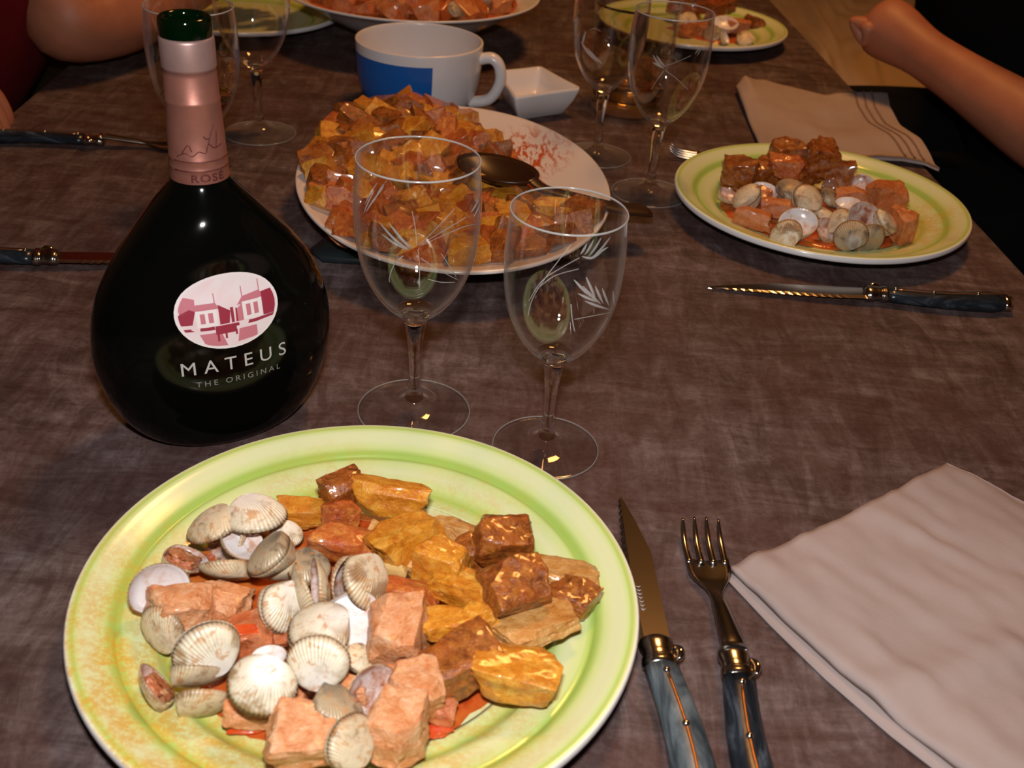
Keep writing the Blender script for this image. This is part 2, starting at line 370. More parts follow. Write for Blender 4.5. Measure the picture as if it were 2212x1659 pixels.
for i in range(20):
    for j in range(3):
        yy = -.2+j*1.45+(.7 if i % 2 else 0)
        o = bpy.data.objects.new('floor_plank', pk); COL.objects.link(o); o.parent = floor; o.location = (-.05+i*.125, yy, FZ)
        if yy+.72 > 4.2: o.scale.y = (4.19-(yy-.72))/1.44; o.location.y = (yy-.72+4.19)/2
tag(link('ceiling', box('ceiling', -2.3, 2.3, -1.6, 4.2, 1.75, 1.80), mats=M_PLASTER), 'warm plaster ceiling', kind='structure')
for nm, a in (('wall_left', (-2.35, -2.3, -1.6, 4.2)), ('wall_right', (2.3, 2.35, -1.6, 4.2)), ('wall_back', (-2.3, 2.3, 4.2, 4.25)), ('wall_front', (-2.3, 2.3, -1.65, -1.6))):
    tag(link(nm, box(nm, *a, FZ, 1.75), mats=M_PLASTER), 'plain warm plaster wall', kind='structure')
cl = empty('ceiling_lamp', (0.30, 1.40, 1.75), 'round warm ceiling lamp above the middle of the table', 'lamp')
link('lamp_base', lathe('lamp_base', [(0, 0), (.1, 0), (.1, -.02), (0, -.02)]), cl, M_WHITE)
mE, tE, bE = nt('lamp_glow'); bE.inputs['Emission Color'].default_value = (1, .55, .2, 1); bE.inputs['Emission Strength'].default_value = 6
link('lamp_shade', lathe('lamp_shade', sprof([(.0, -.12), (.10, -.10), (.16, -.05), (.15, -.02), (.0, -.02)])), cl, mE)

# ------------------------------------------------------------------ table
tb = empty('dining_table', (0, 0, FZ), 'long brown dining table with a mottled suede-look top', 'table')
e0 = Vector((.437, .8425)); s = Vector((TD.y, -TD.x))
def edge(y, off): 
    p = e0+TD*((y-e0.y)/TD.y); return p-s*off
c4 = [edge(.13, 0), edge(2.35, 0), edge(2.35, .96), edge(.13, .96)]
o = link('tabletop', extrude_outline('tabletop', [(p.x, p.y) for p in c4], -.032-FZ, -FZ, .004), tb, M_TABLE, smooth=False)
M_TWOOD = plain('dark_table_wood', (.06, .03, .018), .5)
for (yy, off) in ((.22, .08), (2.26, .08), (2.26, .88), (.22, .88)):
    p = edge(yy, off); link('leg', box('leg', p.x-.035, p.x+.035, p.y-.035, p.y+.035, 0, -.032-FZ, .004), tb, M_TWOOD, smooth=False)
ap = [edge(.2, .06), edge(2.28, .06), edge(2.28, .90), edge(.2, .90)]
for a, b_ in zip(ap, ap[1:]+ap[:1]):
    d = (b_-a).normalized(); n_ = Vector((-d.y, d.x))*.01
    q = [a-n_, b_-n_, b_+n_, a+n_]
    link('apron', extrude_outline('apron', [(v.x, v.y) for v in q], -.11-FZ, -.033-FZ), tb, M_TWOOD, smooth=False)

# ------------------------------------------------------------------ plates and dishes
PP = [(0, .0005), (.060, .0005), (.066, 0), (.071, 0), (.073, .003), (.094, .0065), (.114, .0125), (.131, .0168), (.1345, .0182), (.1354, .0205), (.1348, .0228), (.1330, .0234), (.1290, .0226), (.1240, .0203), (.1160, .0165), (.1138, .0146), (.1115, .0146), (.105, .0128), (.0985, .0108), (.0950, .0078), (.0915, .0066), (.085, .0066), (.0845, .006), (.060, .0056), (0, .0056)]
plate_me = lathe('plate', sprof(PP, 3), 128)
cut = len(sprof(PP[:9], 3)); 
def plate(p, mat, label, rz=0):
    me = plate_me.copy(); me.materials.append(mat); me.materials.append(M_WHITE)
    for f in me.polygons:
        c = f.center; r = math.hypot(c.x, c.y)
        f.material_index = 1 if f.normal.z < .05 or (r > .1346) or (r < .1335 and f.normal.z < 0) else 0
    o = link('dinner_plate', me); o.location = (p[0], p[1], 0); tag(o, label, 'plate', 'green dinner plates'); return o
P1 = Vector((-.0652, .3748, 0)); P2 = Vector((.2721, .931, 0)); P3 = Vector((.2178, 1.5624, 0))
plate(P1, M_PLATE1, 'large lime green plate in the foreground holding cockles, pork and potatoes')
plate(P2, M_PLATE2, 'lime green plate of food on the right, above the horizontal knife')
plate(P3, M_PLATE3, 'green plate of food at the top right, behind the wine glasses')
plate((-.402, 1.452, 0), M_PLATE3, 'yellow green plate at the top left, seen through the wine glass')

trv = tag(link('trivet', extrude_outline('trivet', [(-.163, .800), (-.172, .772), (-.160, .758), (-.10, .760), (-.04, .80), (.01, .90), (.0, .98), (-.08, 1.0), (-.13, .97), (-.15, .88)], 0, .006, .0015), mats=M_DARK), 'flat black trivet peeking out under the white serving platter', 'trivet')
PLC = Vector((-.0655, .880)); PLA, PLB, PLR = .137/.15, .189/.15, .134
pf = [(0, .001), (.062, .001), (.066, 0), (.071, 0), (.073, .004), (.10, .0105), (.13, .0190), (.146, .0250), (.1496, .0265), (.1500, .0282), (.149, .0292), (.146, .0286), (.13, .0225), (.10, .0140), (.075, .0085), (.055, .0062), (0, .006)]
pme = lathe('serving_platter', sprof(pf, 3), 128)
for v in pme.vertices: v.co.x *= PLA; v.co.y *= PLB
platter = tag(link('serving_platter', pme), 'white oval serving platter piled with fried potatoes in tomato sauce', 'platter')
platter.location = (PLC.x, PLC.y, .0062); platter.rotation_euler = (0, 0, PLR)
def prad(x, y):
    d = Vector((x, y))-PLC; c_, s_ = math.cos(-PLR), math.sin(-PLR)
    return math.hypot((d.x*c_-d.y*s_)/PLA, (d.x*s_+d.y*c_)/PLB)
def m_platter():
    m, t, b = nt('white_platter_smeared'); tc = t.nodes.new('ShaderNodeTexCoord'); co = objco(t, (1.0, .35, 1))
    d = N(t, 'ShaderNodeVectorMath', operation='DISTANCE'); t.links.new(tc.outputs['Object'], d.inputs[0]); d.inputs[1].default_value = (.062, .085, .015)
    fall = N(t, 'ShaderNodeMapRange'); t.links.new(d.outputs['Value'], fall.inputs[0]); fall.inputs[1].default_value = .065; fall.inputs[2].default_value = .0; fall.inputs[3].default_value = 0; fall.inputs[4].default_value = 1
    n = noi(t, co, 190, 3, .6, .6); mr = N(t, 'ShaderNodeMapRange'); t.links.new(n, mr.inputs[0]); mr.inputs[1].default_value = .48; mr.inputs[2].default_value = .58
    mu = N(t, 'ShaderNodeMath', operation='MULTIPLY'); t.links.new(fall.outputs[0], mu.inputs[0]); t.links.new(mr.outputs[0], mu.inputs[1])
    m2 = N(t, 'ShaderNodeMath', operation='MULTIPLY', use_clamp=True); t.links.new(mu.outputs[0], m2.inputs[0]); m2.inputs[1].default_value = 2.0
    c = mixc(t, m2.outputs[0], (.68, .60, .56), (.50, .10, .025))
    t.links.new(c, b.inputs['Base Color']); b.inputs['Roughness'].default_value = .16; return m
platter.data.materials.append(m_platter())

BW = at(890, -22, .065); BW.z = 0
bf = [(0, .002), (.052, .002), (.056, 0), (.062, 0), (.064, .006), (.085, .018), (.12, .036), (.155, .056), (.172, .063), (.1765, .065), (.1765, .0672), (.172, .0665), (.154, .0595), (.118, .041), (.083, .023), (.05, .011), (0, .009)]
BRS = .95
bowl = tag(link('stew_bowl', lathe('stew_bowl', sprof([(r*BRS, z) for r, z in bf], 3), 128), mats=M_WHITE), 'wide white bowl of pork and cockle stew at the top edge, behind the cup', 'bowl')
bowl.location = BW

# cup
CUPC = Vector((-.129, 1.160, 0))
cup = empty('cup', CUPC, 'big white cup with a blue printed panel and a handle on its right', 'cup')
cp = [(0, .003), (.040, .003), (.043, 0), (.048, 0), (.0500, .004), (.0595, .013), (.0650, .027), (.0680, .045), (.0690, .060), (.0695, .0735), (.0687, .0752), (.0668, .0745), (.0660, .060), (.0650, .045), (.062, .029), (.056, .017), (.042, .009), (0, .007)]
link('cup_body', lathe('cup_body', sprof(cp, 4), 96), cup, M_WHITEIN)
rz = math.radians(-8)
hd = [Vector((.064*math.cos(rz), .064*math.sin(rz), .060)), Vector((.080*math.cos(rz), .080*math.sin(rz), .064)), Vector((.0895*math.cos(rz), .0895*math.sin(rz), .056)), Vector((.091*math.cos(rz), .091*math.sin(rz), .038)), Vector((.080*math.cos(rz), .080*math.sin(rz), .019)), Vector((.058*math.cos(rz), .058*math.sin(rz), .013))]
link('handle', tube('handle', spline(hd, 6), .0062, n=14, flat=1.25, up=(-math.sin(rz), math.cos(rz), 0)), cup, M_WHITEIN)
def rad_at(prof, z):
    for (r0, z0), (r1, z1) in zip(prof, prof[1:]):
        if z0 <= z <= z1 and z1 > z0: return r0+(r1-r0)*(z-z0)/(z1-z0)
    return prof[-1][0]
cps = sprof(cp[:10], 4)
vs, fs = [], []
A0, A1 = math.radians(-166), math.radians(-72)
for i in range(25):
    a = A0+(A1-A0)*i/24
    for j in range(11):
        z = .007+.0575*j/10; r = rad_at(cps, z)+.0004
        vs.append((r*math.cos(a), r*math.sin(a), z))
for i in range(24):
    for j in range(10): fs.append((i*11+j, (i+1)*11+j, (i+1)*11+j+1, i*11+j+1))
tag(link('printed_panel', mesh('printed_panel', vs, fs), cup, M_BLUE), 'plain blue printed panel')

# square dish
DZ = .034
q = [at(1066, 152, DZ), at(1168, 142, DZ), at(1256, 189, DZ), at(1113, 210, DZ)]
dc = sum(q, Vector())/4
def sq_ring(scale, z, rnd=.16):
    out = []
    P = [dc+(p-dc)*scale for p in q]
    for i in range(4):
        a, b_, c_ = P[i-1], P[i], P[(i+1) % 4]
        s0 = b_+(a-b_)*rnd*.4; s1 = b_+(c_-b_)*rnd*.4
        for k in range(5):
            t_ = k/4; out.append(((1-t_)**2*s0+2*t_*(1-t_)*b_+t_*t_*s1))
        for k in range(1, 4):
            t_ = k/4; e_ = s1.lerp(P[(i+1) % 4]+(b_-P[(i+1) % 4])*rnd*.4, t_); e_ = e_+(dc-e_)*.035*math.sin(PI*t_); out.append(e_)
    return [Vector((p.x-dc.x, p.y-dc.y, z)) for p in out]
rings = [sq_ring(.60, 0), sq_ring(.70, .002), sq_ring(.90, .018), sq_ring(1.0, .030), sq_ring(.99, DZ), sq_ring(.93, DZ-.0005), sq_ring(.84, .019), sq_ring(.66, .007), sq_ring(.3, .005)]
vs, fs = [], []; n = len(rings[0])
for r_ in rings: vs += r_
for k in range(len(rings)-1):
    for i in range(n): fs.append((k*n+i, k*n+(i+1) % n, (k+1)*n+(i+1) % n, (k+1)*n+i))
fs.append(tuple(range(n))[::-1]); fs.append(tuple((len(rings)-1)*n+i for i in range(n)))
dish = tag(link('square_dish', mesh('square_dish', vs, fs), mats=M_WHITEIN), 'small white square dish right of the cup, with a little red residue', 'dish')
dish.location = (dc.x, dc.y, 0)

# ------------------------------------------------------------------ chunks
def chunk_me(name, seed, w, d, h, rnd=.35, amp=.12, n=11, wedge=0):
    """an irregular cut piece: a box with sloping sides, corners sliced off by random planes, then roughened"""
    r_ = random.Random(seed); off = Vector((r_.uniform(-50, 50), r_.uniform(-50, 50), r_.uniform(-50, 50)))
    bm = bmesh.new(); bmesh.ops.create_cube(bm, size=2)
    sh = [r_.uniform(-.20, .20) for _ in range(6)]
    for v in bm.verts:
        p = v.co
        v.co = Vector((p.x*(1+sh[0]*p.z+sh[1]*p.y), p.y*(1+sh[2]*p.x+sh[3]*p.z), p.z*(1+sh[4]*p.x+sh[5]*p.y)))
    for _ in range(3+int(rnd*11)):
        nn = Vector((r_.uniform(-1, 1), r_.uniform(-1, 1), r_.uniform(-.9, 1))).normalized()
        reach = abs(nn.x)+abs(nn.y)+abs(nn.z)
        dist = reach*(r_.uniform(.70, .90)-.10*rnd)
        dist = max(dist, .84)
        g = bmesh.ops.bisect_plane(bm, geom=list(bm.verts)+list(bm.edges)+list(bm.faces), plane_co=nn*dist, plane_no=nn, clear_outer=True)
        ed = [e for e in bm.edges if e.is_boundary]
        if ed: bmesh.ops.holes_fill(bm, edges=ed)
    bmesh.ops.bevel(bm, geom=list(bm.edges), offset=.06+.10*rnd, segments=2, affect='EDGES', profile=.6, clamp_overlap=True)
    bmesh.ops.triangulate(bm, faces=list(bm.faces))
    lim = .34 if n >= 11 else (.55 if n >= 7 else .8)
    for _ in range(4):
        long = [e for e in bm.edges if e.calc_length() > lim]
        if not long: break
        bmesh.ops.subdivide_edges(bm, edges=long, cuts=1)
        bmesh.ops.triangulate(bm, faces=[f for f in bm.faces if len(f.verts) > 3])
    bmesh.ops.recalc_face_normals(bm, faces=list(bm.faces)); bm.normal_update()
    for v in bm.verts:
        p = v.co.copy()
        q_ = noise.noise(p*1.5+off)*amp*.8+noise.noise(p*3.6+off)*amp*.55+noise.noise(p*8+off)*amp*.42
        v.co = p+v.normal*q_
        v.co = Vector((v.co.x*w/2, v.co.y*d/2, v.co.z*h/2))
    return from_bm(name, bm)
def chunk(name, cat, label, group, pos, w, d, h, mat, seed, yaw=0, tilt=0, rnd=.35, amp=.12, wedge=0, me=None, roll=0):
    if me is None: me = chunk_me(name, seed, w, d, h, rnd, amp, wedge=wedge)
    o = link(name, me, mats=mat); o.location = pos
    me.set_sharp_from_angle(angle=math.radians(38))
    o.rotation_euler = (tilt, roll, yaw)
    return tag(o, label, cat, group)
def pxchunk(name, cat, label, group, x0, x1, y0, y1, zc, mat, seed, yaw=0, tilt=0, rnd=.35, amp=.12, wedge=0, flat=1.0):
    c = at((x0+x1)/2, (y0+y1)/2, zc); s_ = ppm(c); dep = math.atan2(CAMH-zc, math.hypot(c.x, c.y))
    w_ = (x1-x0)/s_; hh = (y1-y0)/s_
    k = hh/(math.cos(dep)*flat+math.sin(dep))
    return chunk(name, cat, label, group, c, w_*1.07, k*1.14, k*flat*1.14, mat, seed, yaw, tilt, rnd, amp, wedge)

# sauce pools
def pool(name, label, pts, z, mat, zlift=.0015, cat='sauce'):
    P = [at(x, y, z) for x, y in pts]; c = sum(P, Vector())/len(P)
    L = spline(P+[P[0]], 5)[:-1]; vs = [c+Vector((0, 0, zlift))]; fs = []; n = len(L)
    for k, (sc, dz) in enumerate(((.6, zlift), (.9, zlift*.8), (1.0, 0), (1.0, -.003))):
        for i, p in enumerate(L):
            q_ = c+(p-c)*sc*(1+.05*noise.noise(p*90)); vs.append(Vector((q_.x, q_.y, z+dz)))
    for i in range(n): fs.append((0, 1+i, 1+(i+1) % n))
    for k in range(3):
        for i in range(n): fs.append((1+k*n+i, 1+(k+1)*n+i, 1+(k+1)*n+(i+1) % n, 1+k*n+(i+1) % n))
    return tag(link(name, mesh(name, vs, fs), mats=mat), label, cat)
pool('tomato_sauce', 'orange red oily sauce pooled under the food on the foreground plate', [(400, 1180), (560, 1130), (700, 1090), (850, 1130), (1000, 1200), (1100, 1330), (1110, 1440), (1040, 1530), (940, 1600), (800, 1655), (640, 1630), (480, 1570), (420, 1480), (360, 1380), (340, 1270)], .0062, M_SAUCE)
pool('tomato_sauce', 'red sauce pooled on the front left of the right hand plate', [(1545, 440), (1620, 405), (1750, 400), (1880, 430), (1945, 480), (1935, 525), (1840, 540), (1740, 532), (1640, 505), (1570, 470)], .0062, M_SAUCE)
pool('tomato_sauce', 'red sauce under the food on the top right plate', [(1440, 60), (1520, 30), (1600, 40), (1640, 70), (1600, 92), (1520, 88)], .0062, M_SAUCE)
pool('tomato_sauce', 'tomato sauce filling the front of the white platter under the potatoes', [(700, 400), (800, 320), (950, 290), (1100, 330), (1180, 400), (1240, 470), (1180, 520), (1080, 545), (960, 560), (840, 540), (740, 480)], .020, M_SAUCE)
sc_ = lathe('tomato_sauce', [(0, .0585), (.1, .058), (.125, .057), (.139, .0555)], 64)
o = tag(link('tomato_sauce', sc_, mats=M_SAUCE), 'thick red sauce filling the wide stew bowl at the top', 'sauce'); o.location = (BW.x, BW.y, 0)

PG = 'fried potato pieces on the foreground plate'; KG = 'pork pieces on the foreground plate'
# x0,x1,y0,y1,z, material, yaw, round, flat, label
POT = [
 (700, 778, 1018, 1092, .030, M_POTD, .3, .3, 1.1, 'dark browned potato cube at the top left of the potatoes'),
 (772, 916, 1034, 1112, .030, M_POT, -.12, .3, 1.0, 'big golden potato block topmost of the potatoes on the foreground plate'),
 (608, 715, 1076, 1136, .020, M_POT, .1, .5, .7, 'potato wedge at the far left end of the potatoes, beside the cockles'),
 (700, 775, 1078, 1145, .026, M_POTR, .5, .6, .9, 'small reddish potato piece in front of the dark top left cube'),
 (680, 805, 1128, 1215, .030, M_POTR, -.2, .4, .9, 'sauce coated red potato chunk left of the glossy seeded one'),
 (800, 945, 1108, 1216, .034, M_POT, .35, .5, .8, 'large glossy potato chunk in the upper middle, glistening with oil'),
 (797, 845, 1136, 1222, .024, M_POTP, .1, .3, 1.0, 'narrow pale potato sliver between the red and the glossy chunk'),
 (935, 1022, 1118, 1172, .022, M_POTP, -.3, .4, .8, 'pale yellow potato slice behind the dark brown one'),
 (912, 1004, 1160, 1268, .034, M_POT, .1, .25, 1.1, 'potato block with a shiny red top and yellow front in the middle'),
 (985, 1062, 1155, 1232, .024, M_POTD, .4, .4, .9, 'very dark brown potato piece right of the red topped block'),
 (1030, 1146, 1108, 1220, .034, M_POTD, -.25, .3, 1.0, 'standing brown potato chunk with a ragged crust, top right of the pile'),
 (1138, 1285, 1198, 1285, .022, M_POTP, -.1, .4, .4, 'pale flat potato slice reaching furthest right'),
 (1188, 1282, 1242, 1334, .022, M_POTD, -.6, .5, .8, 'dark skinned potato wedge at the right end under the pale slice'),
 (935, 1062, 1222, 1312, .028, M_POT, .1, .3, .8, 'bright yellow potato block in the centre of the potatoes'),
 (1050, 1178, 1212, 1326, .036, M_POTD, .3, .55, .8, 'glossy curled potato piece right of the bright yellow block'),
 (825, 940, 1246, 1318, .024, M_POTR, -.1, .4, .9, 'orange potato cube just right of the half open cockle'),
 (880, 925, 1198, 1246, .026, M_POTP, 0, .4, 1.0, 'little pale potato cube above the orange one'),
 (898, 1034, 1310, 1386, .024, M_POT, .25, .35, .6, 'flat triangular potato slice below the bright yellow block'),
 (1003, 1072, 1306, 1358, .028, M_POT, -.3, .4, .8, 'small yellow wedge in front of the curled piece'),
 (1060, 1235, 1284, 1402, .022, M_POTP, .5, .4, .35, 'long pale speckled potato slice on the lower right of the pile'),
 (905, 1062, 1368, 1492, .026, M_POTD, .2, .65, .7, 'big translucent brown potato chunk in the lower middle'),
 (1040, 1196, 1400, 1522, .024, M_POT, .18, .22, .9, 'large golden potato cube at the bottom right of the potatoes'),
 (1035, 1105, 1348, 1420, .018, M_POTD, .2, .5, .8, 'dark potato bit sunk between the long slice and the golden cube'),
 (895, 940, 1330, 1400, .016, M_POTD, .2, .5, .8, 'dark potato bit tucked right of the tall pork block'),
 (1010, 1060, 1410, 1465, .028, M_POTR, .5, .6, .8, 'reddish scrap on top of the translucent brown chunk'),
]
for i, (x0, x1, y0, y1, z, m, yaw, rn, fl, lb) in enumerate(POT):
    pxchunk('potato_piece', 'potato', lb, PG, x0, x1, y0, y1, z, m, 100+i, yaw+((.45, -.35, .2, -.5, .1)[i % 5] if x1-x0 < 1.5*(y1-y0) else 0), (.18, -.14, .28, -.22)[i % 4], min(.7, rn+.15), .13, 0, fl)
pxchunk('onion_piece', 'onion', 'translucent yellow onion piece right of the half open cockle', None, 818, 880, 1206, 1254, .026, M_ONION, 5, 0, 0, .8, .08)
PORK = [
 (332, 458, 1256, 1378, .026, M_PORK, .3, .55, .9, 'rounded pork chunk at the far left, beside the white open shell'),
 (425, 528, 1252, 1338, .022, M_PORK, -.2, .55, .8, 'pork chunk right of the far left one'),
 (495, 590, 1320, 1432, .022, M_PORKD, .2, .55, .8, 'reddish shredded pork piece in the middle of the cockles'),
 (802, 908, 1298, 1446, .030, M_PORK, .05, .16, 1.0, 'tall square-cut pork block touching the potatoes'),
 (818, 890, 1428, 1486, .018, M_PORK, 0, .4, .8, 'small pork piece below the tall block'),
 (855, 950, 1432, 1556, .026, M_PORK, .5, .25, .9, 'pale pork cube with fibres, in front of the brown potato'),
 (908, 982, 1500, 1560, .016, M_PORKD, .2, .5, .7, 'flat reddish pork end beside the sauce puddle'),
 (798, 914, 1498, 1650, .028, M_PORK, -.2, .45, .9, 'large fibrous pork chunk at the bottom right of the cockles'),
 (578, 735, 1522, 1655, .026, M_PORK, .25, .5, .8, 'large pork chunk at the bottom of the plate left of the striped cockle'),
 (488, 590, 1500, 1572, .016, M_PORK, .1, .45, .8, 'pork piece half under the cream cockle near the front'),
 (675, 785, 1450, 1512, .024, M_PORK, -.1, .5, .8, 'orange pork piece below the white ribbed cockle'),
 (575, 628, 1364, 1402, .020, M_PORKD, .4, .6, .9, 'small shred of pork under the tall closed cockle'),
 (590, 660, 1480, 1560, .014, M_PORKD, .4, .6, .9, 'dark shred of pork right of the cream cockle'),
]
for i, (x0, x1, y0, y1, z, m, yaw, rn, fl, lb) in enumerate(PORK):
    pxchunk('pork_piece', 'meat', lb, KG, x0, x1, y0, y1, z, m, 200+i, yaw, (.1, -.12, .08)[i % 3], min(.7, rn+.10), .15, 0, fl)
TOM = [(510, 560, 1350, 1376, .030, 'bright red tomato scrap on the middle pork piece'),
       (838, 872, 1470, 1502, .016, 'red tomato bit between the pork cubes'),
       (930, 975, 1560, 1590, .010, 'red tomato pulp in the sauce puddle near the front'),
       (650, 676, 1462, 1490, .020, 'small red tomato cube left of the orange pork piece'),
       (500, 600, 1555, 1580, .010, 'strip of tomato skin at the front edge of the sauce')]
for i, (x0, x1, y0, y1, z, lb) in enumerate(TOM):
    pxchunk('tomato_piece', 'tomato', lb, 'tomato bits on the foreground plate', x0, x1, y0, y1, z, M_TOMATO, 300+i, .3, 0, .6, .2, 0, .5)

# ------------------------------------------------------------------ cockles
def valve_me(name, seed, mo, mi_, puff=.52):
    """one ribbed half shell, radius 1 in plan, hinge at -Y, dome up +Z"""
    NR, NT = 12, 144
    r_ = random.Random(seed); el = r_.uniform(.9, 1.0)
    vs, fs, mi, uvs = [], [], [], []
    def pt(rho, t, inner):
        ox = math.sin(t)*1.06; oy = -math.cos(t)*el*.96
        if oy < -.72: oy = -.72-(abs(oy)-.72)*.5
        g = (1-rho)
        px_ = ox*(rho+.10*g*rho); py_ = oy*rho+g*(-.78)+.10*g*rho
        z = puff*1.12*(.55*(1-rho**1.9)+.45*(1-rho**3.2)**.62)*(1-.14*g*g)
        e = min(1, max(0, rho-.12)/.5)
        rib = .0125*math.cos(t*42)*e if not inner else 0
        grow = (.010*math.sin(rho*19+seed)**8)*e if not inner else 0
        k = 1-.05*inner
        return Vector((px_*k*(1+rib*.9), py_*k*(1+rib*.5), (z+(rib-grow))*k-(0 if not inner else .03*g)))
    for inner in (0, 1):
        base = len(vs)
        for i in range(NR+1):
            rho = (i/NR)**.8
            for j in range(NT):
                vs.append(pt(rho, 2*PI*j/NT, inner)); uvs.append((j/NT, rho))
        for i in range(NR):
            for j in range(NT):
                k = (j+1) % NT; f = (base+i*NT+j, base+(i+1)*NT+j, base+(i+1)*NT+k, base+i*NT+k)
                fs.append(f if not inner else f[::-1]); mi.append(inner)
    o_ = NR*NT; i_ = (NR+1)*NT+NR*NT
    for j in range(NT):
        k = (j+1) % NT; fs.append((o_+j, i_+j, i_+k, o_+k)); mi.append(0)
    me = mesh(name, vs, fs, mi); me.materials.append(mo); me.materials.append(mi_)
    uv = me.uv_layers.new(name='UVMap')
    for l in me.loops: uv.data[l.index].uv = uvs[l.vertex_index]
    for p in me.polygons: p.use_smooth = True
    return me
VM = {}
for kk, (mo, mi_) in {'c': (M_SH, M_SHIN), 'w': (M_SHW, M_SHIN), 'g': (M_SHG, M_SHIN), 'cd': (M_SH, M_SHIND), 'gd': (M_SHG, M_SHIND), 'wd': (M_SHW, M_SHIND)}.items():
    VM[kk] = valve_me('valve', len(kk)*3+ord(kk[0]), mo, mi_)
meat_me = chunk_me('cockle_meat', 77, 1.25, 1.1, .5, .9, .25)
meat_me.materials.append(M_MEAT)
for p in meat_me.polygons: p.use_smooth = True
def cockle(label, group, px, py, z, wpx, nrm, hdir, kind='c', gape=None, meat=False, sc=1.0):
    """nrm: dome normal in camera axes (right, up, toward the lens); hdir: image angle (deg) pointing away from the hinge; gape None = single valve"""
    pos = at(px, py, z); R_ = wpx/ppm(pos)/2*sc*1.10
    Z = (CX*nrm[0]+CU*nrm[1]-_f*nrm[2]).normalized()
    a = math.radians(hdir); Y = CX*math.cos(a)+CU*math.sin(a); Y = (Y-Z*Y.dot(Z)).normalized(); X = Y.cross(Z)
    Mx = Matrix((X, Y, Z)).transposed().to_4x4(); Mx.translation = pos
    if gape is None and not meat:
        o = bpy.data.objects.new('cockle_shell', VM[kind]); COL.objects.link(o)
        o.matrix_world = Mx @ Matrix.Translation((0, 0, -.3*R_)) @ Matrix.Scale(R_, 4); return tag(o, label, 'shell', group)
    r = bpy.data.objects.new('cockle', None); COL.objects.link(r); r.empty_display_size = .01; r.matrix_world = Mx
    tag(r, label, 'cockle', group)
    o = bpy.data.objects.new('valve', VM[kind]); COL.objects.link(o); o.parent = r; o.scale = (R_,)*3
    if gape is not None:
        o2 = bpy.data.objects.new('valve', VM[kind]); COL.objects.link(o2); o2.parent = r
        L = Matrix.Translation((0, -.78*R_, 0)) @ Matrix.Rotation(math.radians(gape), 4, 'X') @ Matrix.Translation((0, .78*R_, 0))
        o2.matrix_local = L.inverted() @ Matrix.Diagonal((R_, R_, -R_, 1))
    if meat:
        m_ = bpy.data.objects.new('cockle_meat', meat_me); COL.objects.link(m_); m_.parent = r; m_.scale = (R_,)*3; m_.location = (0, -.1*R_, .12*R_ if gape is None else -.1*R_)
    return r
CG = 'cockles on the foreground plate'
